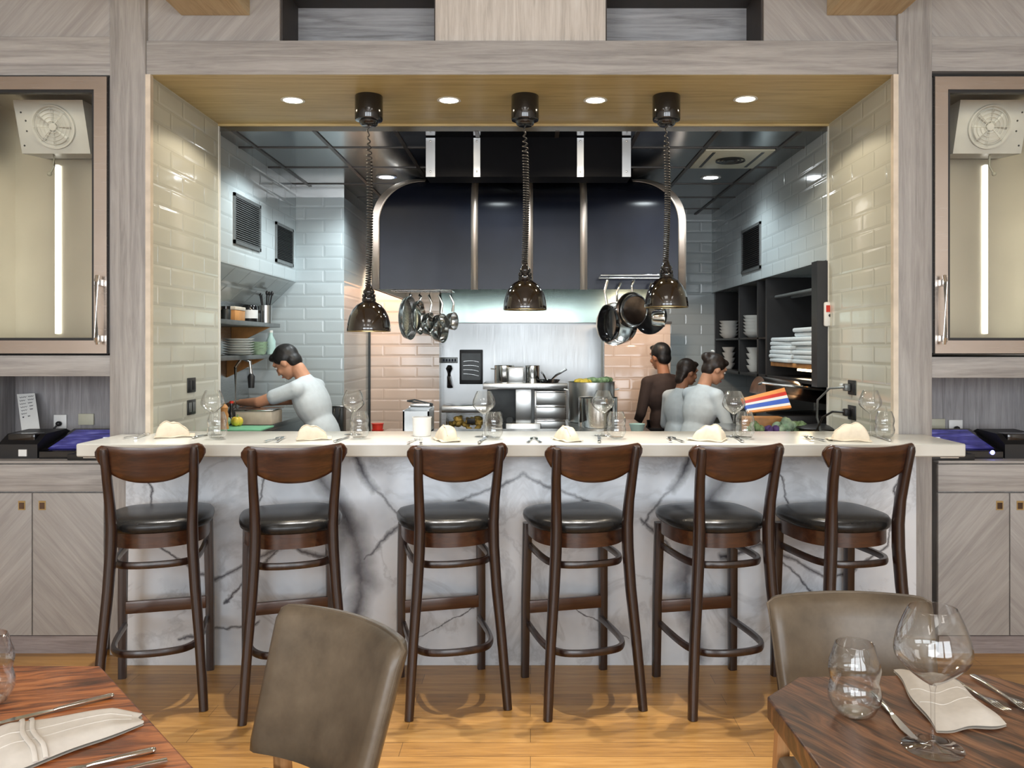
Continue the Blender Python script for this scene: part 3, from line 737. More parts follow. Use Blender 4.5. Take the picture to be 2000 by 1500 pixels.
# ------------------------------------------------------------------ soffit downlights and heat lamps
for i, px in enumerate((572, 877, 1163, 1456)):
    D = 4.51 if i != 3 else 4.49; x = xw(px, D)
    t = thing('recessed_downlight', 'round warm recessed downlight in the timber soffit, %s' % ['leftmost, left of the heat lamps', 'between the left and middle heat lamps', 'between the middle and right heat lamps', 'rightmost, right of the heat lamps'][i], 'ceiling light', (x, D, TOP), 0, 'soffit downlights')
    MB().lathe([(.048, 0), (.062, -.001), (.064, -.004), (.060, -.006), (.050, -.005), (.048, 0)], 32).build('trim_ring', 'whitemetal', t)
    MB().lathe([(0, -.0035), (.050, -.0035)], 32).build('lens', 'bulb', t)
def heat_lamp(px, pyb, label):
    D = 4.44; x = xw(px, D); zb = zw(pyb, D)
    t = thing('heat_lamp', label, 'pendant lamp', (x, D, TOP), 0, 'retractable heat lamps over the bar')
    MB().lathe([(0, 0), (.070, 0), (.073, -.004), (.073, -.122), (.070, -.130), (.050, -.134), (.046, -.150), (.036, -.158), (0, -.158)], 40).build('canister', 'black', t)
    zt = zb+.235-TOP                                   # top of the neck, below the soffit
    pts = []; z0, z1 = -.155, zt; turns = 52; k = turns*10
    for i in range(k+1):
        u = i/k
        if u < .10: w = u/.10*.14
        else: w = .14+.86*((u-.10)/.90)
        s = 1-(1-w)**1.7 if False else w**.80
        r = .004+.010*min(1, max(0, (s-.05)/.12)) if s < .5 else .014-.003*(s-.5)
        a = 2*PI*turns*u
        sway = .010*math.sin(PI*s)
        pts.append((r*math.cos(a)+sway-.004, r*math.sin(a), z0+(z1-z0)*s))
    MB().sweep(pts, .0042, n=6, ref=(.1, .2, .97)).build('coiled_cord', 'rubber', t, smooth=80)
    b = zb-TOP
    sh = MB().lathe([(.113, b), (.1145, b+.004), (.1135, b+.018), (.110, b+.045), (.101, b+.080), (.085, b+.112), (.064, b+.137), (.042, b+.150), (.034, b+.156),
                     (.034, b+.150), (.062, b+.131), (.082, b+.108), (.098, b+.078), (.107, b+.044), (.110, b+.018), (.1105, b+.003), (.113, b)], 56).build('lamp_shade', 'lampblack', t, smooth=60)
    MB().lathe([(.030, b+.15), (.036, b+.160), (.036, b+.172), (.028, b+.178), (.026, b+.196), (.030, b+.200), (.030, b+.212), (.020, b+.222), (.015, b+.240), (.008, b+.262), (0, b+.262)], 32).build('neck', 'black', t, smooth=50)
    nk = MB()
    for j in range(8):
        a = j*PI/4; nk.ell((.030*math.cos(a), .030*math.sin(a), b+.186), (.006, .006, .010), nu=8, nv=6)
    nk.build('vent_fins', 'black', t)
    MB().lathe([(.1105, b+.001), (.1135, b+.001), (.1135, b-.002), (.1105, b-.002), (.1105, b+.001)], 56).build('rim', 'brass', t)
    MB().lathe([(0, b+.03), (.03, b+.035), (.045, b+.055), (.04, b+.085), (.02, b+.11), (.016, b+.15), (0, b+.15)], 24).build('bulb', 'white', t)
heat_lamp(720.5, 647, 'black retractable heat lamp with coiled cord, left of the hood and hanging lowest')
heat_lamp(1025.5, 605, 'black retractable heat lamp with bronze sheen, middle of the three')
heat_lamp(1301.5, 600, 'black retractable heat lamp with coiled cord over the right pots')

# ------------------------------------------------------------------ kitchen ceiling things
for px, py, l in ((755, 345, 'round bright downlight in the metal kitchen ceiling left of the hood'), (1388, 346, 'round bright downlight in the metal kitchen ceiling right of the hood')):
    D = (KC-H)*F/(CY-py); x = xw(px, D)
    t = thing('kitchen_downlight', l, 'ceiling light', (x, D, KC), 0, 'kitchen downlights')
    MB().lathe([(.055, 0), (.075, -.001), (.078, -.005), (.056, -.006), (.055, 0)], 32).build('trim_ring', 'whitemetal', t)
    MB().lathe([(0, -.0045), (.058, -.0045)], 32).build('lens', 'bulbc', t)
t = thing('ceiling_diffuser', 'square cream air diffuser with round core in the kitchen ceiling', 'air vent', (1.36, 5.745, KC))
B(-.225, .225, -.28, .28, -.012, -.001, .003).build('plate', 'beige', t)
m = MB()
for r in (.05, .075, .1): m.lathe([(r-.012, -.013), (r-.004, -.022), (r, -.022), (r-.004, -.012)], 32)
m.lathe([(0, -.02), (.03, -.02), (.035, -.013)], 24); m.build('core', 'grill', t)
m = MB()
for sx in (-1, 1): m.box(sx*.17, sx*.15, -.23, .23, -.0135, -.012)
m.build('slot', 'grill', t)

# ------------------------------------------------------------------ hanging duct box and hood
bx0, bx1, by = xw(832, 5.15), xw(1232, 5.15), 5.15; bz = zw(345, 5.15)
t = thing('duct_box', 'black ceiling duct box with four bright steel straps above the hood', 'duct', ((bx0+bx1)/2, by, bz))
B(bx0, bx1, by, by+.2, bz, KC-.0005).build('box', 'duct', t, w=True)
for a, b in ((832, 850), (925, 938), (1127, 1140), (1215, 1232)):
    sp = B(xw(a, by), xw(b, by), by-.005, by+.004, bz-.002, KC-.008).build('strap', 'dimstrap', t, w=True)
    m = MB()
    for z in (bz+.03, bz+.215): m.ell((xw((a+b)/2, by), by-.007, z), (.006, .004, .006), nu=8, nv=6)
    m.build('rivet', 'polish', sp, w=True)
HD = 6.2; hx0, hx1 = xw(728, HD), xw(1338, HD); hb = zw(565, HD); ht = KC-.015
t = thing('cooker_hood', 'navy-black canopy hood with rounded top and steel straps', 'cooker hood', ((hx0+hx1)/2, HD, hb))
R_ = .25; rx_, rz_ = .37, .36; NA = 24
def prof(z):
    d = max(0, z-(ht-R_)); return HD+R_-math.sqrt(max(0, R_*R_-d*d))
# outline of one half: bottom corner, up the side, round the shoulder to the flat top; (distance from the side, z, outward normal)
OH = [(0, hb, 1, 0)]+[(rx_-rx_*math.cos(a), ht-rz_+rz_*math.sin(a), math.cos(a), math.sin(a)) for a in [PI/2*k/NA for k in range(NA+1)]]
m = MB()
for d, z, _, _ in OH:
    y = prof(z); m.v += [Vector((hx0+d, y, z)), Vector((hx1-d, y, z)), Vector((hx0+d, 8.0, z)), Vector((hx1-d, 8.0, z))]
for k in range(len(OH)-1):
    a, b = 4*k, 4*k+4
    m.f += [[a, a+1, b+1, b], [a, b, b+2, a+2], [a+1, b+1, b+3, a+3]]; m.mi += [0]*3
k = 4*(len(OH)-1); m.f.append([k, k+1, k+3, k+2]); m.mi.append(0)
m.build('canopy', 'navy', t, w=True, smooth=35)
def strapx(px0, px1, name='strap'):
    a, b = xw(px0, HD), xw(px1, HD); m = MB(); P = [(HD-.006, hb-.004), (HD-.006, ht-R_)]
    for j in range(1, 9):
        th = j*PI/16; P.append((HD+R_*(1-math.cos(th))-.006*math.cos(th), ht-R_+R_*math.sin(th)-.0+.006*math.sin(th)-.004))
    Q = [(y+.005, z) for y, z in P]
    vs = [(x, y, z) for x in (a, b) for y, z in P]; k = len(P)
    return m.add(vs, [[i, i+1, k+i+1, k+i] for i in range(k-1)]).build(name, 'strap', t, w=True, smooth=60, solid=.005)
for a, b in ((920, 933.5), (1026, 1040), (1133, 1147)): 
    if a != 1026: strapx(a, b)
strapx(1028, 1041)
# steel edge bands follow both rounded upper corners
for side in (0, 1):
    sg = 1 if side == 0 else -1; ex = hx0 if side == 0 else hx1; rows_ = []
    rows_.append([Vector((ex+sg*(d-.005*nx), prof(z)+.06, z+.004*nz_)) for d, z, nx, nz_ in OH])
    for f in range(5):
        r_ = []
        for d, z, nx, nz_ in OH:
            g_ = .056*f/4*(1-.35*nz_**3); zz = z-g_*nz_; r_.append(Vector((ex+sg*(d-.005*nx+g_*nx), prof(zz)-.007, zz+.004*nz_)))
        rows_.append(r_)
    m = MB(); n2_ = len(OH)
    for r in rows_: m.v += r
    for j_ in range(len(rows_)-1):
        for i in range(n2_-1): m.f.append([j_*n2_+i, j_*n2_+i+1, (j_+1)*n2_+i+1, (j_+1)*n2_+i]); m.mi.append(0)
    m.build('edge_band', 'strap', t, w=True, smooth=50, solid=.003)
B(-.83, hx1-.01, 7.85, 7.9, 1.71, 2.5).build('filter_panel', 'filter', t, w=True)
B(hx0+.012, hx1-.012, HD+.03, 7.86, 2.46, 2.48).build('inner_top', 'steel', t, w=True)
for x in (hx0+.012, hx1-.012): B(x-.004, x+.004, HD+.02, 7.86, hb+.005, 2.46).build('inner_side', 'steelZ', t, w=True)
for x in (-.6, .5):
    B(x-.25, x+.25, 7.2, 7.3, 2.42, 2.455, .01).build('hood_lamp', 'white', t, w=True)

# ------------------------------------------------------------------ pots hanging at the hood
def pan(name, label, kind, top, r, depth, hl, face, roll, mat='polish', mi='polish', grp='pots hanging under the hood'):
    # local: bowl opens to +Z of its own axis; hangs by the handle from point `top`
    t = thing(name, label, kind, top, 0, grp)
    rot = Matrix.Rotation(face, 4, 'Z') @ Matrix.Rotation(roll, 4, 'Y')
    ctr = Vector((0, 0, -(hl+r)))
    ax = rot @ Matrix.Rotation(PI/2, 4, 'X')          # bowl axis horizontal
    mt = Matrix.Translation(rot @ ctr) @ ax
    pr = [(0, 0), (r*.82, 0), (r*.93, depth*.12), (r, depth), (r+.006, depth+.002), (r+.006, depth-.002), (r*.96, depth*.14), (r*.84, -.004), (0, -.005)]
    MB().lathe([(a, b-depth/2) for a, b in pr], 36, mt).build('bowl', mat, t, smooth=50)
    a = rot @ Vector((0, -depth*.3, -hl+.01)); c = rot @ Vector((0, -depth*.3-.012, -hl*.5)); b = rot @ Vector((0, 0, -.012))
    MB().sweep([a, a.lerp(c, .5)+Vector((0, 0, .004)), c, b], [.011, .009, .008, .010], [.005, .004, .004, .004], n=10, ref=(0, 1, .01)).build('handle', mi, t)
    MB().sweep([rot @ Vector((0, 0, -.018)), (.008, 0, -.004), (.010, 0, .014), (0, 0, .022), (-.010, 0, .014)], .0028, n=8).build('hook', 'grill', t)
    return t
t = thing('pot_rail', 'thin steel pot rail under the left side of the hood', 'pot rail', (xw(830, 6.5), 6.5, 1.915))
MB().sweep([(xw(768, 6.5), 6.42, 1.916), (xw(885, 6.5), 6.42, 1.916), (xw(885, 6.5), 6.60, 1.916), (xw(768, 6.5), 6.60, 1.916)], .006, closed=True).sweep([(xw(775, 6.5), 6.42, 1.916), (xw(775, 6.5), 6.42, 2.46)], .004).sweep([(xw(880, 6.5), 6.6, 1.916), (xw(880, 6.5), 6.6, 2.46)], .004).build('rail', 'polish', t, w=True)
ll = [('frying_pan', 'large dull steel frying pan hanging leftmost under the hood', 799, .16, .042, .03, 78, 9, 'steel'), ('ladle', None, 0, 0, 0, 0, 0, 0, ''),
      ('frying_pan', 'steel frying pan hanging second from left under the hood', 818, .125, .036, .06, 79, 7, 'polish'), ('saucepan', 'small deep saucepan hanging third from left under the hood', 837, .085, .050, .15, 76, 2, 'polish'),
      ('saucepan', 'shiny saucepan hanging fourth from left under the hood', 857, .105, .058, .16, 72, -2, 'polish'), ('saucepan', 'smallest saucepan hanging at the right end of the left rail', 879, .062, .050, .15, 68, -6, 'steel')]
PY = [6.42]*6
for (nm, l, px, r, dp, hl, fc, rl, mt_), py_ in zip(ll, PY):
    if not l: continue
    pan(nm, l, 'pan', Vector((xw(px, py_), py_, 1.893)), r, dp, hl, math.radians(fc), math.radians(rl), mt_)
t = thing('pot_rail', 'thin steel pot rail in front of the right side of the hood', 'pot rail', (xw(1230, 6.12), 6.12, 1.985))
MB().sweep([(xw(1168, 6.12), 6.12, 1.985), (xw(1298, 6.12), 6.12, 1.985), (xw(1298, 6.12), 5.86, 1.985), (xw(1168, 6.12), 5.86, 1.985)], .006, closed=True).sweep([(xw(1172, 6.12), 6.12, 1.985), (xw(1172, 6.12), 6.196, 1.985)], .005).sweep([(xw(1294, 6.12), 6.12, 1.985), (xw(1294, 6.12), 6.196, 1.985)], .005).build('rail', 'polish', t, w=True)
rl_ = [('frying_pan', 'black frying pan hanging leftmost of the right pots', 1186, .125, .045, .19, -66, -6, 'black'), ('saucepan', 'large shiny saucepan hanging lowest among the right pots', 1212, .150, .10, .16, -38, 4, 'polish'),
       ('frying_pan', 'steel frying pan with browned base among the right pots', 1238, .118, .05, .10, -37, 2, 'polish'), ('frying_pan', 'black frying pan hanging half behind the right heat lamp', 1272, .125, .045, .13, -36, 0, 'black'),
       ('saucepan', 'small steel saucepan hanging rightmost behind the right heat lamp', 1286, .055, .08, .22, 76, 0, 'polish')]
for i, (nm, l, px, r, dp, hl, fc, rl, mt_) in enumerate(rl_):
    py_ = [5.86, 6.12, 5.86, 6.12, 5.86][i]; o = pan(nm, l, 'pan', Vector((xw(px, py_), py_, 1.962)), r, dp, hl, math.radians(fc), math.radians(rl), mt_)
    if 'browned' in l:
        rot = Matrix.Rotation(math.radians(fc), 4, 'Z'); mt = Matrix.Translation(rot @ Vector((0, 0, -(hl+r)))) @ rot @ Matrix.Rotation(PI/2, 4, 'X')
        MB().lathe([(0, dp/2+.0), (r*.8, dp/2+.0)], 36, mt @ Matrix.Translation((0, 0, -dp+.008-.001))).build('browned_base', 'brownsteel', o)
    if i == 1: pass

# ------------------------------------------------------------------ cooking line
RY = 7.95
t = thing('steel_wall_panel', 'plain pale steel splashback behind the cooking line', 'splashback', (xw(1016, RY), RY, .5))
B(xw(858, RY), xw(1175, RY), RY, RY+.04, .5, 1.71).build('sheet', 'splash', t, w=True)
for px in (857, 1176): B(xw(px, RY)-.012, xw(px, RY)+.012, RY-.012, RY+.04, .5, 1.70).build('edge_strip', 'whitemetal', t, w=True)
t = thing('wall_clipboard', 'black framed wall board with grey curved lines on the splashback', 'wall board', (xw(920, RY), RY-.02, zw(750, RY)))
B(xw(898, RY), xw(943, RY), RY-.03, RY-.001, zw(750, RY), zw(683, RY), .006).build('frame', 'blackmatt', t, w=True)
B(xw(902, RY), xw(939, RY), RY-.033, RY-.03, zw(742, RY), zw(690, RY)).build('sheet', 'grill', t, w=True)
m = MB()
for k in range(4):
    m.sweep([W(905+u*30, 706+k*8-7*math.sin(u*1.8)*(1-.15*k)+u*8, RY-.034) for u in [i/8 for i in range(9)]], .006, .002, n=6)
m.build('curved_lines', 'steel', t, w=True)
t = thing('wall_phone', 'black wall telephone handset on the splashback under the sign strip', 'telephone', (xw(878, RY), RY-.02, zw(758, RY)))
m = MB(); m.sweep([W(878, 714, RY-.02), W(877, 720, RY-.03), W(877, 735, RY-.025), W(878, 752, RY-.03), W(879, 757, RY-.02)], [.02, .04, .042, .046, .03], [.012, .02, .018, .02, .012], n=12); m.build('handset', 'black', t, w=True)
MB().ell(W(879, 745, RY-.05), (.012, .006, .03)).build('keypad', 'white', t, w=True)
t = thing('sign_strip', 'grey narrow sign strip above the wall telephone', 'sign', (xw(878, RY), RY-.01, zw(710, RY)))
B(xw(862, RY), xw(894, RY), RY-.012, RY-.001, zw(709, RY), zw(698, RY), .002).build('plate', 'vanadium', t, w=True)
m = MB()
for k in range(5): m.box(xw(865+k*5.6, RY), xw(869+k*5.6, RY), RY-.0135, RY-.0115, zw(706, RY), zw(701, RY))
m.build('lettering', 'ink', t, w=True)
SY = 7.25; sx = lambda p: xw(p, SY); sz = lambda p: zw(p, SY)
t = thing('range_shelf', 'steel cooking range with raised plate shelf on a wide post', 'cooking range', (sx(1024), SY, -.15))
B(sx(944), sx(1108), SY-.05, SY+.42, sz(760), sz(748), .004).build('shelf', 'steel', t, w=True)
B(sx(1007), sx(1038), SY, SY+.1, sz(826), sz(760), .004).build('post', 'steelZ', t, w=True)
B(sx(988), sx(1056), SY-.05, SY+.2, .55, sz(826), .006).build('post_base', 'steelZ', t, w=True)
B(sx(865), sx(1112), SY+.1, SY+.6, -.15, .78, .004).build('body', 'steel', t, w=True)
B(sx(1044), sx(1106), SY+.02, SY+.35, .79, sz(763), .004).build('drawer_unit', 'steel', t, w=True)
for k in range(3):
    y0, y1 = [(764, 791), (793, 818), (820, 842)][k]
    d = B(sx(1047), sx(1104), SY-.004, SY+.02, sz(y1), sz(y0), .004).build('drawer', 'steelZ', t, w=True)
    B(sx(1048), sx(1103), SY-.014, SY-.004, sz(y0+3), sz(y0), .002).build('lip', 'polish', d, w=True)
B(sx(948), sx(1006), SY+.3, SY+.34, .79, sz(763)).build('back_grille', 'grill', t, w=True)
m = MB()
for k in range(5): m.lathe([(.0, 0), (.03, 0), (.03, .05), (0, .05)], 14, Matrix.Translation((sx(955+k*10), SY+.12, .80+.05*(k % 3))) @ Matrix.Rotation(PI/2, 4, 'X'))
m.build('burner_controls', 'grill', t, w=True)
def pot(name, label, kind, px, py, D, r, h, mat='polish', group=None, handles=True):
    c = W(px, py, D)
    if name == 'stock_pot': h += c.z-.901; c.z = .901
    t = thing(name, label, kind, c, 0, group)
    MB().lathe([(0, 0), (r*.96, 0), (r, .008), (r, h), (r+.006, h+.003), (r-.004, h), (r-.005, .01), (0, .008)], 36).build('body', mat, t, smooth=50)
    if handles:
        for s in (-1, 1): MB().sweep([(s*r, -.03, h*.8), (s*(r+.03), -.025, h*.82), (s*(r+.03), .025, h*.82), (s*r, .03, h*.8)], .005, n=8).build('handle', mat, t)
    return t
pot('casserole', 'wide steel casserole with side handles on the range shelf', 'pot', 985, 748, 7.3, .085, .15)
t = thing('steel_insert', 'square steel food container between two pots on the range shelf', 'food container', W(1008, 748, 7.3))
B(-.066, .066, -.08, .08, 0, .14, .008).build('body', 'steelZ', t); B(-.074, .074, -.088, .088, .128, .136, .003).build('rim', 'polish', t)
pot('saucepan', 'round steel saucepan right of the square container on the range shelf', 'pot', 1040, 748, 7.38, .062, .15, handles=False)
t = thing('frying_pan', 'black frying pan with raised handle at the right end of the range shelf', 'pan', W(1072, 748, 7.35))
MB().lathe([(0, 0), (.075, 0), (.10, .03), (.103, .03), (.078, -.0), (0, .004)], 32).build('bowl', 'black', t)
MB().sweep([(.02, -.09, .03), (.06, -.10, .07), (.15, -.10, .125)], [.008, .010, .011], n=8).build('handle', 'black', t)
MB().sweep([(-.02, -.09, .02), (-.05, -.10, .08), (-.07, -.10, .10)], .007, n=8).build('helper_handle', 'black', t)
# food warmer left of the range
t = thing('food_warmer', 'open-fronted steel food warmer holding golden food', 'food warmer', W(905, 845, 6.9))
wx = lambda p: xw(p, 6.9); wz = lambda p: zw(p, 6.9)
MB().box(wx(862), wx(950), 6.9, 7.25, wz(806), wz(793), .006).box(wx(862), wx(871), 6.9, 7.25, wz(846), wz(806)).box(wx(943), wx(950), 6.9, 7.25, wz(846), wz(806)).box(wx(862), wx(950), 7.2, 7.25, wz(846), wz(806)).box(wx(862), wx(950), 6.9, 7.25, -.15, wz(846)).build('housing', 'steel', t, w=True)
m = MB(); random.seed(3)
for k in range(26): m.ell((random.uniform(wx(875), wx(940)), random.uniform(6.95, 7.1), wz(840)+random.uniform(0, .09)), (.035, .03, .02), Matrix.Rotation(random.uniform(-1, 1), 3, 'Y'), nu=8, nv=6)
tag(m.build('golden_food', 'pasta', None), 'heap of golden food inside the steel warmer', 'food', None, 'stuff')
B(wx(912), wx(928), 6.905, 6.915, wz(828), wz(817), .003).build('price_tag_holder', 'blackmatt', t, w=True)
# tongs box on the pass
t = thing('steel_food_container', 'deep steel food container left of the golden food warmer', 'food container', Vector((xw(818, 5.9), 5.9, .901)))
m = MB(); ax = lambda p: xw(p, 5.9); az = lambda p: zw(p, 5.9)
m.box(ax(793), ax(796), 5.75, 6.05, (.901), az(798)).box(ax(840), ax(843), 5.75, 6.05, (.901), az(798)).box(ax(793), ax(843), 5.75, 5.757, (.901), az(800)).box(ax(793), ax(843), 6.043, 6.05, (.901), az(796)).box(ax(793), ax(843), 5.75, 6.05, (.901), (.907))
m.build('body', 'steelZ', t, w=True)
t = thing('serving_tongs', 'thin dark tongs lying above the deep steel container', 'tongs', W(820, 786, 6.0))
m = MB(); m.sweep([W(795, 783, 5.98), W(810, 781, 5.98), W(846, 790, 5.98)], .006, n=6).sweep([W(795, 783, 6.0), W(812, 786, 6.0), W(845, 793, 6.0)], .006, n=6); m.build('arms', 'grill', t, w=True)
B(ax(800), ax(838), 5.93, 6.05, az(796), az(789), .002).build('rest', 'steel', t, w=True)
for k in range(2):
    t = thing('red_tub', ['lower red plastic tub left of centre behind the bar', 'upper red plastic tub stacked on another behind the bar'][k], 'tub', Vector((xw(737.5, 5.6), 5.6, .901+k*.041)), 0, 'stacked red tubs')
    MB().lathe([(0, 0), (.034, 0), (.038, .034), (.041, .036), (.041, .040), (0, .040)], 28).build('body', 'red', t)
t = pot('stock_pot', 'tall steel stock pot full of vegetables at the rear right of the range', 'pot', 1155, 838, 6.62, .182, .37, 'steelZ')
random.seed(5)
for k in range(9):
    a = k*2.399; r = .045*math.sqrt(k); c = t.location+Vector((r*math.cos(a), r*math.sin(a), .292+.012*(k % 3)))
    g_ = thing('vegetable_head', 'vegetable heads heaped in the tall stock pot', 'vegetable', c, 0, 'vegetables in the stock pot')
    m = MB().ell((0, 0, 0), (.045, .045, .036), nu=12, nv=8)
    for j in range(5): m.ell((.03*math.cos(j*1.26), .03*math.sin(j*1.26), .01), (.024, .024, .02), nu=8, nv=6)
    m.build('leaves', ['palegreen', 'yellow', 'green'][k % 3], g_)
pot('stock_pot', 'shiny steel stock pot in front of the vegetable pot', 'pot', 1168, 842, 6.2, .142, .245, 'polish', handles=False)
t = thing('mixing_bowl', 'small pale teal bowl right of the pots, behind the bar', 'bowl', W(1234, 0, 5.7)*0+Vector((.72, 5.7, .901)))
MB().lathe([(0, 0), (.03, 0), (.052, .068), (.055, .068), (.034, .001), (0, .006)], 32).build('body', 'tealbowl', t)

# ------------------------------------------------------------------ pass counter and side counters
t = thing('pass_counter', 'steel kitchen pass counter right behind the bar', 'worktop', (.1, 5.5, -.15))
MB().prism([(-1.02, 5.25), (.84, 5.25), (.84, 6.84), (.285, 6.84), (.285, 6.06), (-1.02, 6.06)], 'z', .86, .90).build('top', 'steel', t, w=True, smooth=20); MB().prism([(-.98, 5.3), (.80, 5.3), (.80, 6.8), (.32, 6.8), (.32, 6.02), (-.98, 6.02)], 'z', -.15, .859).build('body', 'steelZ', t, w=True)
t = thing('prep_counter', 'steel prep counter along the left kitchen wall', 'worktop', (-2.0, 5.8, -.15))
B(kl+.005, -1.74, 5.04, 6.74, .925, .965, .004).build('top', 'steel', t, w=True); B(kl+.005, -1.78, 5.08, 6.74, -.15, .925).build('body', 'steelZ', t, w=True)
t = thing('side_counter', 'steel side counter along the right kitchen wall', 'worktop', (1.9, 5.6, -.15))
B(1.28, kr-.005, 5.04, 5.95, .91, .95, .004).build('top', 'steel', t, w=True); B(1.33, kr-.005, 5.08, 5.9, -.15, .91).build('body', 'steelZ', t, w=True)
B(1.66, kr-.005, 5.96, 8.15, .91, .95, .004).build('top_extension', 'steel', t, w=True)
# shelves on the left
def shelf(z, y0, y1, d, l):
    t = thing('wall_shelf', l, 'shelf', (kl, (y0+y1)/2, z))
    B(kl+.002, kl+d, y0, y1, z-.03, z, .003).build('board', 'vanadium', t, w=True)
    for y in (y0+.12, y1-.2):
        MB().prism([(kl+.002, z-.03), (kl+d-.02, z-.03), (kl+.002, z-.17)], 'y', y, y+.02).build('bracket', 'ply', t, w=True, smooth=0)
shelf(1.665, 5.05, 6.55, .31, 'upper grey wall shelf with jars left of the cook'); shelf(1.43, 5.05, 6.45, .30, 'lower grey wall shelf with plates left of the cook')
def on(px, D, z, x=None): return Vector((xw(px, D) if x is None else x, D, z))
z1 = 1.6655
for px, D, l, sz_, mm in ((452, 5.75, 'timber crate with pink lid on the upper left shelf', (.07, .09, .085), 'ply'), (488, 6.05, 'white labelled canister on the upper left shelf', (.05, .06, .115), 'white')):
    t = thing('storage_box' if mm == 'ply' else 'canister', l, 'box' if mm == 'ply' else 'canister', on(px, D, z1))
    if mm == 'ply':
        B(-.06, .06, -.10, .10, 0, .07, .004).build('body', mm, t); B(-.064, .064, -.104, .104, .07, .095, .006).build('lid', 'edge', t)
    else:
        MB().lathe([(0, 0), (.052, 0), (.054, .004), (.054, .11), (.046, .12), (0, .12)], 28).build('body', 'black', t)
        MB().lathe([(.0545, .025), (.0555, .025), (.0555, .085), (.0545, .085)], 28).build('label_band', 'white', t)
t = thing('utensil_jar', 'grey jar of dark utensils at the right end of the upper shelf', 'utensil jar', on(519, 6.3, z1))
MB().lathe([(0, 0), (.042, 0), (.045, .13), (.041, .13), (.039, .006), (0, .006)], 28).build('jar', 'steelZ', t)
for k in range(5):
    a = k*1.3; MB().sweep([(.01*math.cos(a), .01*math.sin(a), .02), (.045*math.cos(a), .045*math.sin(a), .21)], [.004, .006], n=6).ell((.048*math.cos(a), .048*math.sin(a), .22), (.012, .008, .018), nu=8, nv=6).build('utensil', 'blackmatt', t)
for px, D, l in ((441, 5.5, 'small dark jar by the crate on the upper left shelf'), (503, 6.2, 'dark jar beside the white canister on the upper left shelf')):
    t = thing('spice_jar', l, 'jar', on(px, D, z1)); MB().lathe([(0, 0), (.03, 0), (.032, .06), (.026, .07), (.026, .078)], 24).build('body', 'grill', t); MB().lathe([(.029, .07), (.029, .088), (0, .088)], 24).build('lid', 'black', t)
z2 = 1.4305
for k in range(7):
    t = thing('dinner_plate', 'white plates stacked on the lower left shelf', 'plate', on(466, 5.75, z2+k*.0165), 0, 'plates stacked on the lower left shelf')
    MB().lathe([(0, 0), (.065, 0), (.10, .012), (.105, .014), (.10, .015), (.064, .004), (0, .004)], 32).build('dish', 'porcelain', t)
for k in range(3):
    t = thing('serving_bowl', 'grey-green bowls nested beside the plates on the lower left shelf', 'bowl', on(505, 6.15, z2+k*.022), 0, 'bowls on the lower left shelf')
    MB().lathe([(0, 0), (.04, 0), (.065, .05), (.068, .05), (.043, .001), (0, .006)], 28).build('dish', 'palegreen', t)
t = thing('glass_bottle', 'pale glass bottle at the right end of the lower left shelf', 'bottle', on(529, 6.35, z2)); MB().lathe([(0, 0), (.034, 0), (.035, .10), (.015, .14), (.014, .165), (0, .165)], 24).build('body', 'tealbowl', t); MB().lathe([(.0155, .163), (.0155, .18), (0, .18)], 16).build('stopper', 'whitemetal', t)
t = thing('spray_tap', 'steel spray tap hanging below the lower left shelf', 'tap', on(488, 5.9, .966)); 
MB().sweep([(-.10, 0, 0), (-.10, 0, .38), (-.06, 0, .44), (0, 0, .42), (.01, 0, .33)], .011, n=10).build('spout', 'polish', t); MB().lathe([(0, 0), (.02, 0), (.025, .08), (.012, .1), (0, .1)], 20, Matrix.Translation((.01, 0, .235))).build('spray_head', 'blackmatt', t); MB().lathe([(.03, 0), (.03, .02), (.012, .04)], 20, Matrix.Translation((-.10, 0, 0))).build('base', 'polish', t)
# prep items on the left counter
zc = .966
t = thing('cutting_board', 'green cutting board on the left prep counter', 'cutting board', on(470, 5.35, zc)); B(-.17, .17, -.14, .14, 0, .012, .004).build('board', 'teal', t)
t = thing('food_pan', 'cream food pan in front of the cook', 'food container', on(497, 5.75, zc)); m = MB(); m.box(-.155, .155, -.12, .12, 0, .095, .01); m.build('body', 'edge', t); B(-.163, .163, -.128, .128, .095, .103, .003).build('rim', 'polish', t)
for k, (px, D, mm, l) in enumerate(((463, 5.45, 'yellow', 'yellow pepper on the green board'), (448, 5.5, 'palegreen', 'pale green pepper on the green board'))):
    t = thing('bell_pepper', l, 'vegetable', on(px, D, zc+.012)); m = MB()
    for j in range(4): m.ell((.016*math.cos(j*1.57), .016*math.sin(j*1.57), .03), (.024, .024, .03), nu=10, nv=8)
    m.build('body', mm, t); MB().sweep([(0, 0, .055), (.004, 0, .075)], .005, n=6).build('stem', 'green', t)
t = thing('timber_mill', 'tall timber mill behind the leftmost wine glass', 'mill', on(437, 5.25, zc)); MB().lathe([(0, 0), (.03, 0), (.032, .02), (.024, .06), (.03, .10), (.022, .12), (.027, .145), (.015, .165), (0, .168)], 24).build('body', 'ply', t); MB().ell((0, 0, .172), (.008, .008, .008)).build('knob', 'brass', t)
t = thing('oil_bottle', 'dark oil bottle between mill and cream pan', 'bottle', on(452, 5.50, zc)); MB().lathe([(0, 0), (.026, 0), (.027, .09), (.012, .125), (.011, .16), (0, .16)], 24).build('body', 'black', t); MB().lathe([(.0125, .155), (.0125, .17), (0, .17)], 16).build('cap', 'red', t)
t = thing('utensil_rack', 'dark steel rack of utensils right of the cook', 'utensil rack', Vector((xw(650, 6.5), 6.5, .83))); m = MB(); m.box(-.09, .09, -.06, .06, 0, .20, .006); m.build('body', 'grill', t)
for k in range(4): MB().sweep([(-.06+.04*k, -.062, .03), (-.05+.04*k, -.066, .19)], .008, n=6).build('utensil', 'polish', t)
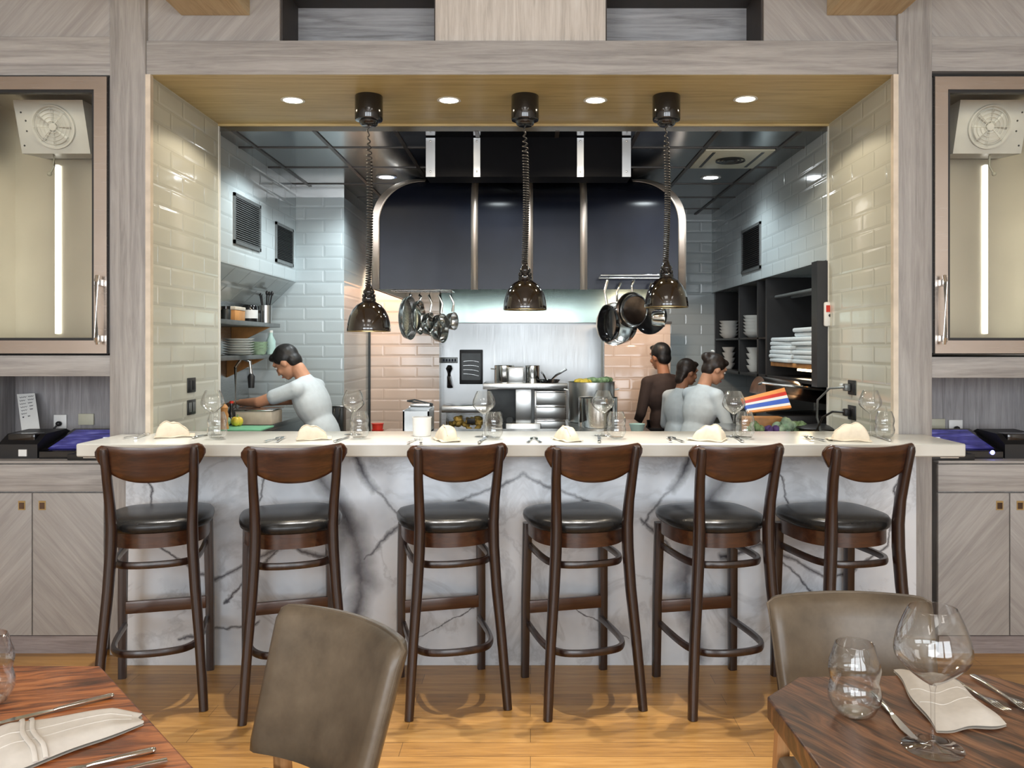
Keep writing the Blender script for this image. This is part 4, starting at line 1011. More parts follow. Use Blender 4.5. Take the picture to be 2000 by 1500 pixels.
B(-.095, .095, -.065, .065, .2, .208, .002).build('rim', 'polish', t)
# small stand carrying it
t = thing('utility_cart', 'low steel cart right of the cook', 'cart', Vector((xw(652, 6.5), 6.5, -.15))); B(-.15, .15, -.12, .12, .96, .979, .003).build('top', 'steel', t)
for sx_ in (-.12, .12):
    for sy in (-.09, .09): B(sx_-.012, sx_+.012, sy-.012, sy+.012, 0, .96).build('leg', 'steel', t)
# bulkhead vents
def vent(x, y0, y1, z0, z1, s, l, dark):
    t = thing('wall_vent', l, 'air vent', (x, (y0+y1)/2, z0))
    m = MB(); f = .022
    for a in ((y0, y1, z0, z0+f), (y0, y1, z1-f, z1), (y0, y0+f, z0, z1), (y1-f, y1, z0, z1)): m.box(x, x+s*.012, *a)
    m.build('frame', 'vanadium', t, w=True); B(x+s*.001, x+s*.002, y0+f, y1-f, z0+f, z1-f).build('backing', 'blackmatt', t, w=True)
    m = MB(); k = 20
    for i in range(k):
        z = z0+f+(z1-z0-2*f)*(i+.5)/k; m.add([(x+s*.002, y0+f, z+.006), (x+s*.012, y0+f, z-.004), (x+s*.012, y1-f, z-.004), (x+s*.002, y1-f, z+.006)], [[0, 1, 2, 3]])
    m.build('louvres', dark, t, w=True, smooth=0, solid=.002)
lx = -1.874
dz = lambda px: lx*F/(px-CX)
vent(lx, dz(455), dz(507), zw(483, dz(480)), zw(388, dz(480)), 1, 'larger louvred vent on the left bulkhead, nearer the bar', 'vanadium'); vent(lx, dz(537), dz(571), zw(516, dz(553)), zw(440, dz(553)), 1, 'smaller louvred vent on the left bulkhead, nearer the pier', 'grill')
rx = 1.76; dr = lambda px: rx*F/(px-CX)
vent(rx, dr(1487), dr(1450), zw(530, dr(1468)), zw(442, dr(1468)), -1, 'dark grille on the right bulkhead', 'blackmatt')
# electric sockets on the opening's side walls
for i, (px, py) in enumerate(((373, 752), (373, 795), (1665, 757), (1665, 806))):
    s = -1 if i < 2 else 1; wx_ = LW+.012 if s < 0 else RW-.012; D = wx_*F/(px-CX); z = zw(py, D)
    t = thing('wall_socket', ['upper dark socket on the left tiled side wall', 'lower dark socket on the left tiled side wall', 'upper dark socket with a cord on the right tiled side wall', 'lower dark socket with black plug on the right tiled side wall'][i], 'socket', (wx_, D, z))
    q_ = -s
    B(wx_, wx_+q_*.006, D-.055, D+.055, z-.04, z+.04, .003).build('plate', 'grill', t, w=True)
    m = MB()
    for dy in (-.025, .025): m.box(wx_+q_*.006, wx_+q_*.009, D+dy-.016, D+dy+.016, z-.026, z+.026, .002)
    m.build('insert', 'vanadium' if i == 1 else 'blackmatt', t, w=True)
    if i >= 2:
        c = thing('power_cord', ['grey-green looping cord from the upper right socket', 'black cord from the lower right socket to the griddle'][i-2], 'cord', (wx_-.03, D+.02, z))
        if i == 2: pts = [(wx_-.035, D+.02, z), (wx_-.09, D+.10, z-.01), (wx_-.13, D+.18, z-.08), (wx_-.12, D+.22, z-.18), (wx_-.10, D+.22, z-.26), (wx_-.05, D+.22, 1.0)]
        else: pts = [(wx_-.035, D+.02, z), (wx_-.08, D+.08, z+.0), (wx_-.11, D+.16, z-.04), (wx_-.11, D+.25, z-.12)]
        MB().sweep(pts, .006, n=8).build('cable', 'vanadium' if i == 2 else 'blackmatt', c, w=True)
        MB().box(wx_-.04, wx_-.009, D+.0, D+.045, z-.02, z+.02, .006).build('plug', 'vanadium' if i == 2 else 'blackmatt', c, w=True)

# ------------------------------------------------------------------ right-hand shelving
t = thing('shelving_unit', 'tall black open shelving unit built into the right wall', 'shelving', (1.95, 6.5, 1.25))
for i, y in enumerate((8.12, 7.19, 6.60, 6.36, 5.06)):
    w_ = .05 if i == 4 else .022; B(1.775 if i < 4 else 1.70, 2.24, y-w_, y+w_, 1.25, 2.0).build('divider', 'blackmatt', t, w=True)
B(1.775, 2.24, 5.02, 8.15, 1.25, 1.275, .002).build('bottom_shelf', 'blackmatt', t, w=True)
B(1.775, 2.24, 6.38, 8.14, 1.545, 1.562, .002).build('middle_shelf', 'blackmatt', t, w=True)
B(2.235, 2.248, 5.02, 8.15, 1.25, 2.0).build('back_panel', 'black', t, w=True)
B(1.80, 2.23, 5.11, 6.33, 1.345, 1.375, .003).build('linen_shelf', 'ply', t, w=True)
for x in (1.84, 1.96): MB().sweep([(x, 5.12, 1.86), (x, 6.33, 1.86)], .012, n=8).build('rack_bar', 'vanadium', t, w=True)
B(1.815, 1.835, 5.14, 5.75, 1.325, 1.34, .002).build('lamp_strip', 'warmtube', t, w=True)
for (y, z, k, l, nm, r, dz_) in ((7.97, 1.563, 5, 'white bowls stacked in the far upper shelf bay', 'bowl', .090, .030), (7.06, 1.563, 6, 'white bowls stacked in the near upper shelf bay', 'bowl', .094, .028),
                              (7.98, 1.276, 4, 'white cups stacked in the far lower shelf bay', 'cup', .062, .050), (7.08, 1.276, 4, 'white cups stacked in the near lower shelf bay', 'cup', .064, .050)):
    for c_ in range(1):
        for j in range(k):
            t = thing(nm, l, nm, (1.872, y+.02*c_, z+j*dz_), 0, l)
            h = .045 if nm == 'bowl' else .055
            MB().lathe([(0, 0), (r*.5, 0), (r*.85, h*.6), (r, h), (r-.004, h), (r*.8, h*.6), (r*.45, .005), (0, .005)], 24).build('dish', 'porcelain', t)
random.seed(11)
for y, k, l in ((5.48, 8, 'white linens folded in the nearer stack on the timber shelf'), (6.05, 6, 'white linens folded in the farther stack on the timber shelf')):
    for j in range(k):
        t = thing('folded_linen', l, 'linen', (1.965+random.uniform(-.012, .012), y+random.uniform(-.012, .012), 1.376+j*.030), random.uniform(-.04, .04), l)
        B(-.185, .185, -.25, .25, .0, .029, .011).build('cloth', 'shirtw', t)
t = thing('soap_dispenser', 'white dispenser with red label on the black post', 'dispenser', (1.74, 4.99, 1.62))
B(1.735, 1.80, 4.985, 5.009, 1.61, 1.755, .012).build('housing', 'white', t, w=True); B(1.745, 1.79, 4.982, 4.986, 1.695, 1.735).build('label', 'red', t, w=True); MB().ell((1.767, 4.982, 1.675), (.009, .004, .009)).build('button', 'blackmatt', t, w=True)
zs = .951
# domed press and printed carton
t = thing('griddle_press', 'dark domed press standing open on the right counter', 'press', (1.78, 5.45, zs))
B(1.56, 2.05, 5.40, 5.85, zs, zs+.10, .012).build('base', 'blackmatt', t, w=True)
m = MB(); pr = []
for k in range(13):
    a = PI*k/12; pr.append((5.60-.2*math.cos(a), zs+.19+.12*math.sin(a)))
m.prism(pr, 'x', 1.50, 2.0); m.xf(Matrix.Translation((1.75, 5.5, 1.14)) @ Matrix.Rotation(math.radians(8), 4, 'Y') @ Matrix.Translation((-1.75, -5.5, -1.14))); m.build('domed_lid', 'brownsteel', t, w=True, smooth=50)
for x in (1.6, 1.97): B(x-.012, x+.012, 5.80, 5.84, zs+.1, zs+.22).build('hinge_arm', 'steel', t, w=True)
MB().sweep([(1.47, 5.42, zs+.30), (1.47, 5.36, zs+.31), (2.0, 5.36, zs+.25), (2.0, 5.42, zs+.24)], .010, n=8).build('handle', 'polish', t, w=True)
t = thing('printed_carton', 'tilted carton lid with orange, red, white and blue stripes', 'carton', W(1497, 785, 5.12))
qa, qb, qc, qd = W(1448, 778, 5.2), W(1532, 757, 5.25), W(1546, 796, 5.02), W(1462, 806, 5.0)
def qq(u, v, o=0): return qa.lerp(qb, u).lerp(qd.lerp(qc, u), v) + Vector((0, -o, o*.4))
m = MB(); st_ = [('o', 0, .2), ('r', .2, .38), ('w', .38, .52), ('b', .52, .76), ('w', .76, .88), ('o', .88, 1)]
for c_, v0, v1 in st_: m.add([qq(0, v0), qq(1, v0), qq(1, v1), qq(0, v1), qq(0, v0, -.025), qq(1, v0, -.025), qq(1, v1, -.025), qq(0, v1, -.025)], [[0, 1, 2, 3], [4, 5, 6, 7], [0, 1, 5, 4], [3, 2, 6, 7], [0, 3, 7, 4], [1, 2, 6, 5]], {'o': 0, 'r': 1, 'w': 2, 'b': 3}[c_])
m.build('lid', ['orange', 'red', 'paper', 'blue'], t, w=True, smooth=0)
B(xw(1465, 5.15), xw(1540, 5.15), 5.19, 5.36, zs, zs+.10, .003).build('box', 'ply', t, w=True)
for k, (px, D, mm, l, r) in enumerate(((1478, 5.10, 'green', 'leafy green bunch leftmost below the striped carton', .060), (1532, 5.11, 'palegreen', 'pale leafy bunch below the right end of the striped carton', .078), (1507, 5.085, 'purple', 'purple leafy bunch between the green ones', .050), (1562, 5.13, 'green', 'green leafy bunch nearest the wide black pan', .062))):
    t = thing('leafy_bunch', l, 'vegetable', on(px, D, zs)); m = MB(); random.seed(k)
    for j in range(14):
        a = random.uniform(0, 6.28); e = random.uniform(.1, 1); m.ell((r*.7*math.cos(a)*e, r*.7*math.sin(a)*e, r*.5+r*.6*random.random()), (r*.45, r*.3, r*.4), Matrix.Rotation(a, 3, 'Z') @ Matrix.Rotation(.6, 3, 'Y'), nu=8, nv=6)
    m.build('leaves', mm, t); MB().sweep([(0, 0, 0), (0, 0, r*.6)], r*.35, n=8).build('stalk', 'palegreen', t)
t = thing('cooking_pan', 'wide black pan at the right end of the side counter', 'pan', on(1606, 5.06, zs+.0)*1)
MB().lathe([(0, 0), (.11, 0), (.145, .05), (.15, .05), (.115, -.0), (0, .006)], 36).build('bowl', 'black', t); MB().lathe([(.149, .05), (.152, .055), (.14, .062), (.05, .075), (0, .077)], 36).build('lid', 'blackmatt', t)
# ------------------------------------------------------------------ glassware, napkins and cutlery
def lathe_thick(prof, th):     # outer profile bottom->rim, returned as closed thin wall
    inner = [(max(r-th, 0), z+(th if i == 0 else 0)) for i, (r, z) in enumerate(prof)]
    return prof + [(prof[-1][0]-th*.5, prof[-1][1]+th*.4)] + inner[::-1]
def make_wine_glass(sc=1.0, R=.050, hb=.095, stem=.095, name='wine_glass'):
    t = thing(name, '', 'wine glass')
    MB().lathe([(0, 0), (R*.78, 0), (R*.80, .0015), (R*.74, .003), (R*.2, .006), (.006, .012), (0, .012)], 40).build('foot', 'glass', t, smooth=60)
    MB().lathe([(.0055, .010), (.0042, .025), (.0038, stem*.6), (.0045, stem*.92), (.007, stem+.002)], 20).build('stem', 'glass', t, smooth=60)
    b = stem
    prof = [(0, b), (.008, b+.002), (R*.45, b+hb*.12), (R*.85, b+hb*.29), (R*1.0, b+hb*.43), (R*.95, b+hb*.62), (R*.80, b+hb*.82), (R*.63, b+hb)]
    # smooth the profile
    sm = []
    for i in range(len(prof)-1):
        p0, p1, p2, p3 = [prof[max(0, min(len(prof)-1, k))] for k in (i-1, i, i+1, i+2)]
        for k in range(4):
            u = k/4; f = lambda a, b_, c, d: .5*(2*b_+(c-a)*u+(2*a-5*b_+4*c-d)*u*u+(3*b_-a-3*c+d)*u**3)
            sm.append((max(0, f(p0[0], p1[0], p2[0], p3[0])), f(p0[1], p1[1], p2[1], p3[1])))
    sm.append(prof[-1]); sm[0] = (0, b)
    MB().lathe(lathe_thick(sm, .0014), 48).build('bowl', 'glass', t, smooth=60)
    return t
def make_tumbler(sc=1.0, name='stemless_glass'):
    t = thing(name, '', 'tumbler')
    pr = [(0, 0), (.022, .0), (.038, .010), (.049, .032), (.050, .048), (.046, .064), (.0445, .070), (.047, .080), (.049, .092), (.047, .108), (.041, .126), (.036, .140)]
    pr = [(r*sc, z*sc) for r, z in pr]
    MB().lathe(lathe_thick(pr, .0015), 48).build('body', 'glass', t, smooth=70)
    MB().lathe([(0, .0016), (.02*sc, .002), (.034*sc, .009), (.02*sc, .010), (0, .009)], 32).build('base', 'glass', t, smooth=70)
    MB().lathe([((.036*sc)-.0012, .140*sc), (.036*sc+.0003, .1405*sc), (.036*sc-.0006, .1415*sc), ((.036*sc)-.0012, .140*sc)], 48).build('rim', 'glass', t)
    return t
def place(t, loc, label, rz=0, group=None):
    t.location = loc; t.rotation_euler = (0, 0, rz); t['label'] = label
    if group: t['group'] = group
    return t
BT = 1.0705
SN = ['the leftmost bar stool', 'the second bar stool from the left', 'the third bar stool from the left', 'the fourth bar stool from the left', 'the fifth bar stool from the left', 'the rightmost bar stool']
wg = make_wine_glass(R=.0535, hb=.108, stem=.105)
for i, (px, py) in enumerate(((415, 850), (690, 849), (945, 853), (1178, 851), (1433, 853), (1700, 850))):
    o = wg if i == 0 else copy_tree(wg); c = onz(px, py, BT); c.z = BT
    place(o, c, 'clear wine glass on the bar by ' + ['the left tiled side wall', 'the cook, before the peach tiles', 'the steel food warmer', 'the steel stock pots', 'the striped carton', 'the right tiled side wall'][i], 0, 'wine glasses on the bar')
tb = make_tumbler(.88, 'water_tumbler')
for i, (px, py) in enumerate(((424, 858), (702, 857), (964, 858), (1204, 857), (1455, 857), (1728, 856))):
    o = tb if i == 0 else copy_tree(tb); c = onz(px, py, BT); c.z = BT
    place(o, c, 'waisted clear tumbler on the bar by ' + ['the leftmost wine glass', 'the glass before the peach tiles', 'the glass before the food warmer', 'the glass before the stock pots', 'the glass before the striped carton', 'the rightmost wine glass'][i], 0, 'water tumblers on the bar')
def make_napkin():
    t = thing('folded_napkin', '', 'napkin')
    m = MB(); nu, nv = 28, 14
    def f(u, v):
        a = u*2-1; b = v*2-1
        w = (1-abs(a)**2.6)*(1-abs(b)**3); h = .072*math.sqrt(max(0, w))*(1.0-.25*a) + .004*math.sin(9*a+3*b)*w
        return (a*.085, b*.055*(1-.25*a), h)
    m.grid(f, nu, nv); m.grid(lambda u, v: (f(u, v)[0], f(u, v)[1], 0), nu, nv)
    m.build('roll', 'cream', t, smooth=80)
    m = MB()
    m.grid(lambda u, v: ((u*2-1)*.098+.01, (v*2-1)*.067*(1-.2*(u*2-1)), .006+.003*math.sin(u*11+v*4)), 18, 8)
    m.build('flap', 'cream', t, smooth=80, solid=.004)
    fo = MB(); fo.sweep([(f(u, .34)[0], f(u, .34)[1]-.002, f(u, .34)[2]+.002) for u in [k/16 for k in range(2, 16)]], .0028, n=6); fo.build('fold', 'cream', t)
    return t
nk = make_napkin()
for i, (px, py, rz, s) in enumerate(((338, 853, .35, 1.05), (610, 858, .25, .95), (875, 860, -1.3, .95), (1110, 860, -1.25, .9), (1384, 860, 2.7, 1.0), (1660, 860, 2.95, 1.1))):
    o = nk if i == 0 else copy_tree(nk); c = onz(px, py, BT); c.z = BT
    place(o, c, 'cream napkin beyond ' + SN[i], rz, 'cream napkins on the bar'); o.scale = (s*.84, s*.84, s*.9)
def make_fork():
    t = thing('fork', '', 'fork')
    P = [(-.095, 0, .005), (-.06, 0, .006), (-.01, 0, .0045), (.03, 0, .004), (.045, 0, .007), (.06, 0, .007)]
    MB().sweep(P, [.0075, .0055, .0035, .004, .010, .011], [.0018, .002, .002, .002, .0014, .0012], n=10).build('handle', 'polish', t)
    for k in range(4):
        y = -.0085+k*.0057; MB().sweep([(.055, y, .007), (.075, y, .0045), (.10, y, .0075)], [.0019, .0017, .0009], [.0012, .0011, .0008], n=8).build('tine', 'polish', t)
    return t
def make_knife():
    t = thing('table_knife', '', 'knife')
    MB().sweep([(-.11, 0, .005), (-.105, 0, .005), (-.06, 0, .0055), (-.01, 0, .005), (.0, 0, .004)], [.005, .008, .0065, .005, .004], [.003, .0045, .004, .0035, .003], n=12).ell((-.108, 0, .005), (.005, .0075, .004)).build('handle', 'polish', t)
    MB().prism([(0, -.004), (.02, -.009), (.07, -.011), (.105, -.006), (.118, .004), (.11, .0065), (0, .005)], 'z', .0032, .0048).build('blade', 'polish', t, smooth=20)
    return t
fk = make_fork(); kf = make_knife(); used = {'f': 0, 'k': 0}
def lay(kind, loc, rz, label, group, sc=1.0):
    src = fk if kind == 'f' else kf
    o = src if not used[kind] else copy_tree(src); used[kind] += 1
    loc = Vector(loc); place(o, loc, label, rz, group); o.scale = (sc,)*3; return o
for i, (px, py) in enumerate(((278, 853), (548, 860), (822, 862), (1050, 861), (1322, 860), (1592, 858))):
    for j in range(2):
        c = onz(px+(-14+22*j)-(8 if j else 0), py, BT); c.z = BT+.0005
        lay('f', c, 1.45+(.25 if j else 0), ['outer fork', 'inner fork'][j]+' on the bar beyond '+SN[i], 'forks on the bar')
    c = onz(px+(120 if i not in (5,) else 130), py-1, BT); c.z = BT+.0005
    lay('k', c, 1.5, 'steel knife on the bar beyond '+SN[i], 'knives on the bar')
# white cup on the bar
t = thing('paper_cup', 'white straight cup on the bar between wine glasses, left of centre', 'cup', onz(824, 851, BT)*1); t.location.z = BT
MB().lathe([(0, 0), (.040, 0), (.042, .003), (.0445, .085), (.042, .085), (.040, .006), (0, .006)], 36).build('body', 'white', t); MB().lathe([(.0435, .083), (.046, .085), (.046, .089), (.0425, .089)], 36).build('rim', 'white', t)
# ----- right dining table
TT = .7605
w2 = make_wine_glass(R=.0675, hb=.142, stem=.115, name='burgundy_glass')
c = onz(1822, 1461, TT); c.z = TT; place(w2, c, 'large clear wine glass in front on the right dining table')
t2 = make_tumbler(1.03, 'stemless_glass'); c = onz(1669, 1398, TT); c.z = TT; place(t2, c, 'waisted clear tumbler on the right dining table', 0, 'table tumblers')
def cloth(name, label, quad, h, waves, mat, band=None):
    c0 = sum(quad, Vector())/4; t = thing(name, label, 'napkin', (c0.x, c0.y, TT))
    P = [v-Vector((c0.x, c0.y, v.z)) for v in quad]
    def f(u, v):
        p = P[0].lerp(P[1], u).lerp(P[3].lerp(P[2], u), v); e = min(1, 4*min(u, 1-u)+.25)*min(1, 5*min(v, 1-v)+.15)
        return Vector((p.x+.004*math.sin(v*9), p.y+.005*math.sin(u*10+v*3), .004+h*e*(.75+.25*math.sin(waves*u+3*v))))
    m = MB().grid(f, 30, 20); m.grid(lambda u, v: Vector((f(u, v).x, f(u, v).y, .0005)), 30, 20)
    b = m.build('cloth', mat, t, smooth=80)
    g = MB()
    for vv in (.42, .62): g.sweep([f(u, vv+.05*math.sin(4*u))+Vector((0, 0, .0002)) for u in [k/20 for k in range(1, 20)]], .0010, n=6)
    g.build('fold', mat, b)
    if band:
        g = MB()
        for u0 in band: g.sweep([f(u0, v)+Vector((0, 0, .0025)) for v in [k/12 for k in range(13)]], .0045, .002, n=6)
        g.build('band', 'linen', t)
    return t
cloth('table_napkin', 'folded white napkin lying on the right dining table', [onz(1745, 1312, TT), onz(1850, 1322, TT), onz(1966, 1420, TT), onz(1828, 1432, TT)], .016, 7, 'linen')
c = onz(1742, 1398, TT); c.z = TT; a1 = onz(1718, 1368, TT); a2 = onz(1772, 1427, TT); d = a2-a1; lay('k', c, math.atan2(d.y, d.x), 'steel knife beside the tumbler on the right dining table', 'table cutlery', .95)
for k, (p1, p2, l) in enumerate((((1848, 1322), (1965, 1392), 'steel fork nearest the napkin on the right dining table'), ((1892, 1318), (2020, 1398), 'steel fork nearest the right frame edge on the right table'))):
    a1, a2 = onz(*p1, TT), onz(*p2, TT); c = (a1+a2)/2; c.z = TT+.0; d = a2-a1; lay('f', c, math.atan2(d.y, d.x), l, 'table cutlery', .98)
# ----- left dining table
o = copy_tree(t2); c = onz(-26, 1378, TT); c.z = TT; place(o, c, 'waisted clear tumbler cut off at the left frame edge', 0, 'table tumblers')
a1, a2 = onz(220, 1362, TT), onz(-30, 1424, TT); d = a2-a1; c = a1+d.normalized()*.11; c.z = TT; lay('k', c, math.atan2(d.y, d.x), 'steel knife above the napkin on the left dining table', 'table cutlery')
cloth('table_napkin', 'long folded white napkin on the left dining table', [onz(-60, 1435, TT), onz(276, 1397, TT), onz(277, 1418, TT), onz(-20, 1530, TT)], .024, 2, 'linen', (.27, .33))
a1, a2 = onz(302, 1469, TT), onz(120, 1512, TT); d = a2-a1; c = a1+d.normalized()*.11; c.z = TT; lay('k', c, math.atan2(d.y, d.x), 'steel knife just below the napkin on the left dining table', 'table cutlery')
a1, a2 = onz(332, 1487, TT), onz(150, 1530, TT); d = a2-a1; c = a1+d.normalized()*.10; c.z = TT; lay('f', c, math.atan2(d.y, d.x), 'steel fork at the bottom edge of the left dining table', 'table cutlery')
# ------------------------------------------------------------------ people in the kitchen
def person(name, label, x, y, rz, h, lean, arms, skin, hair, top, long_sleeve, apron, turn=0, nod=.15, bun=False, ribbon=False, tilt=0, hairlen=0):
    zf = -.15; t = thing('person', label, 'person', (x, y, zf), rz)
    k = h/1.7
    hip = Vector((0, 0, .90*k)); L = Matrix.Rotation(-lean, 4, 'X')    # local +y is forward; lean tips the trunk forward
    def up(v): return hip + L @ Vector(v)*k
    chest, waist = up((0, .0, .36)), up((0, .0, .14))
    nb, nt = up((0, -.01, .51)), up((0, .02, .585))
    sh = [up((s*.168, 0, .465)) for s in (-1, 1)]
    body = MB()
    E = lambda m, c, r: m.ell(c, tuple(q*k for q in r), L.to_3x3())
    def torso(m, g):
        E(m, hip, (.155+g, .105+g, .12+g)); E(m, waist, (.135+g, .095+g, .17+g)); E(m, chest, (.165+g, .105+g, .18+g)); E(m, up((0, -.01, .44)), (.17+g, .075+g, .07+g))
        for s in (0, 1): m.ell(sh[s], ((.050+g*.8)*k,)*3); m.cap(sh[s].lerp(nb, .12), nb.lerp(sh[s], .15)+L @ Vector((0, 0, -.012)), (.048+g*.8)*k, (.050+g*.6)*k)
    torso(body, 0); body.cap(nb, nt+Vector((0, 0, .03)), .056*k, .052*k)
    # legs and feet
    legs = []
    for s in (-1, 1):
        a, b, c = Vector((s*.085*k, 0, .86*k)), Vector((s*.095*k, .02*k, .47*k)), Vector((s*.10*k, -.02*k, .08*k)); legs.append((a, b, c))
        body.cap(a, b, .082*k, .056*k); body.cap(b, c, .055*k, .036*k); body.ell(c+Vector((0, .06*k, -.045*k)), (.040*k, .115*k, .034*k))
    # arms: elbow and wrist in body coordinates of the upright figure
    hands = []
    for s in (0, 1):
        el, wr = [Vector(v)*k for v in arms[s]]; sg = -1 if s == 0 else 1
        body.cap(sh[s], el, .047*k, .038*k); body.cap(el, wr, .037*k, .025*k); d = (wr-el).normalized(); hands.append((el, wr, d))
        side = d.cross(Vector((0, 0, 1))).normalized(); nrm = side.cross(d)
        palm = wr+d*.05*k
        body.ell(palm, (.040*k, .048*k, .015*k), Matrix((side, d, nrm)).transposed())
        for f in range(4):
            o = (f-1.5)*.019*k; ln = (.070, .080, .076, .058)[f]*k
            p0 = palm+d*.036*k+side*o; p1 = p0+d*ln*.5-nrm*.006*k; p2 = p1+d*ln*.42-nrm*.022*k
            body.cap(p0, p1, .0100*k, .0092*k, n=8); body.cap(p1, p2, .0092*k, .0078*k, n=8)
        th = palm-d*.02*k+side*(.034*k)*(1 if s == 0 else -1); sd = side*(1 if s == 0 else -1)
        body.cap(th, th+d*.03*k+sd*.022*k, .0115*k, .0105*k, n=8); body.cap(th+d*.03*k+sd*.022*k, th+d*.058*k+sd*.026*k-nrm*.008*k, .0105*k, .009*k, n=8)
    # head with face
    HR = L @ Matrix.Rotation(turn, 4, 'Z') @ Matrix.Rotation(-nod, 4, 'X') @ Matrix.Rotation(tilt, 4, 'Y'); hc = nt+(HR @ Vector((0, .015, .115)))*k
    def hp(v): return hc + (HR @ Vector(v))*k
    R3 = HR.to_3x3(); he = lambda m, c, r: m.ell(hp(c), tuple(q*k for q in r), R3)
    he(body, (0, -.01, .02), (.074, .092, .095)); he(body, (0, .018, -.035), (.060, .068, .078)); he(body, (0, .055, -.085), (.028, .026, .024))
    he(body, (0, .088, -.012), (.011, .014, .026)); he(body, (0, .097, -.028), (.014, .014, .011)); he(body, (0, .072, .035), (.055, .018, .014))
    for s in (-1, 1): he(body, (s*.074, -.005, -.012), (.010, .020, .032)); he(body, (s*.040, .062, -.030), (.022, .018, .022))
    he(body, (0, .082, -.058), (.024, .010, .006)); he(body, (0, .080, -.070), (.020, .010, .007))
    b = body.build('body', skin, t); remesh(b, .0075, 5)
    for s in (-1, 1):
        e = MB(); he(e, (s*.030, .076, .008), (.012, .008, .008)); e.build('eye', 'white', b)
        e = MB(); he(e, (s*.030, .083, .008), (.0055, .003, .0055)); e.build('iris', 'hair', b)
    e = MB(); he(e, (0, .0905, -.064), (.021, .003, .0045)); e.build('mouth', 'pink' if ribbon else 'red', b)
    # hair
    hm = MB(); he(hm, (0, -.022, .036), (.083, .096, .090)); he(hm, (0, -.055, -.02), (.072, .052, .065)); he(hm, (0, .045, .085), (.058, .040, .028))
    for s in (-1, 1): he(hm, (s*.070, -.012, .03), (.014, .045, .042))
    if hairlen: he(hm, (0, -.07, -.07), (.06, .035, .06))
    if bun: he(hm, (0, -.115, .05), (.040, .040, .040)); he(hm, (0, -.095, .075), (.03, .03, .03))
    ho = hm.build('hair', hair, t); remesh(ho, .008, 3)
    if bun:
        e = MB(); he(e, (.0, -.085, .118), (.022, .016, .010)); e.build('hair_clip', 'white', ho)
    # clothing
    sm = MB(); torso(sm, .014)
    sm.cap(nb-Vector((0, 0, .03)), nb+Vector((0, 0, .0)), .068*k, .062*k)
    for s in (0, 1):
        el, wr, d = hands[s]
        sm.cap(sh[s], sh[s].lerp(el, .6 if not long_sleeve else 1), .058*k, .054*k if not long_sleeve else .046*k)
        if long_sleeve: sm.cap(el, el.lerp(wr, .72 if long_sleeve == 1 else .93), .046*k, .036*k)
    so = sm.build('shirt', top, t); remesh(so, .011, 5)
    tm = MB(); tm.ell(Vector((0, 0, .88*k)), (.170*k, .122*k, .125*k))
    for a, b_, c in legs: tm.cap(a, b_, .098*k, .072*k); tm.cap(b_, c, .072*k, .058*k)
    to = tm.build('trousers', 'apron', t); remesh(to, .012, 5)
    for a, b_, c in legs:
        e = MB().ell(c+Vector((0, .06*k, -.045*k)), (.048*k, .125*k, .036*k)).box(c.x-.044*k, c.x+.044*k, c.y-.06*k, c.y+.17*k, 0, .022*k, .01); e.build('shoe', 'blackmatt', t)
    if apron:
        m = MB()
        def f(u, v):
            a = (u*2-1)*1.9; z = .42+.62*v; r = (.190, .142) if z < 1.0 else (.168, .128)
            w_ = 1 if v < .75 else 1-.35*(v-.75)/.25
            p = Vector((r[0]*math.sin(a*w_), r[1]*math.cos(a*w_)+.0, 0))*k
            base = Vector((0, 0, z*k)) if z < .9 else hip + L @ Vector((0, 0, (z-.9)*k))
            return base + (L @ p if z >= .9 else p)
        m.grid(f, 24, 16); m.build('apron', 'apron', t, smooth=80, solid=.006)
        e = MB().sweep([hip+L @ Vector((.178*k*math.sin(a), .132*k*math.cos(a), .06*k)) for a in [2*PI*i/24 for i in range(24)]], .004*k, .016*k, n=6, closed=True); e.build('apron_tie', 'apron', t)
    if ribbon:
        e = MB().sweep([up((.165, -.02, .05)), up((.178, .01, .12)), up((.165, .06, .20))], .012*k, .006*k, n=8); e.build('ribbon', 'pink', t)
    return t
R = math.radians
# cook at the left prep counter, reaching over the pan with both arms (faces the left wall)
person('cook', 'person in white short-sleeved shirt and black apron reaching over the left prep counter', -1.41, 5.95, R(80), 1.72, R(22),
       [((-.20, .43, 1.24), (-.10, .62, 1.23)), ((.22, .40, 1.23), (.14, .60, 1.21))], 'skin', 'hair2', 'shirtw', 0, True, turn=0, nod=.35, hairlen=0)
# woman in profile at the right counter
person('woman', 'person in pale shirt with dark hair in a bun, working at the right counter', xw(1352, 6.3), 6.3, R(-62), 1.60, R(13),
       [((-.24, .20, 1.06), (-.10, .40, 1.02)), ((.26, .16, 1.08), (.14, .40, 1.0))], 'skin', 'hair', 'shirtw', 1, True, turn=R(-12), nod=.30, bun=True, ribbon=True, hairlen=0)
# colleague half behind her
person('colleague', 'person in pale shirt seen from behind, left of the one with the bun', xw(1322, 6.84), 6.84, R(-58), 1.53, R(6),
       [((-.23, .06, 1.10), (-.14, .30, 1.02)), ((.23, .06, 1.10), (.12, .30, 1.02))], 'skind', 'hair', 'shirtw', 1, True, turn=R(-10), nod=.15, hairlen=1)
person('man', 'person in dark brown shirt standing at the back before the peach tiled screen', xw(1300, 7.22), 7.22, R(24), 1.655, R(3),
       [((-.24, .02, 1.10), (-.19, .20, .96)), ((.24, .02, 1.10), (.19, .20, .96))], 'skind', 'hair2', 'shirtb', 2, True, turn=R(10), nod=.12)
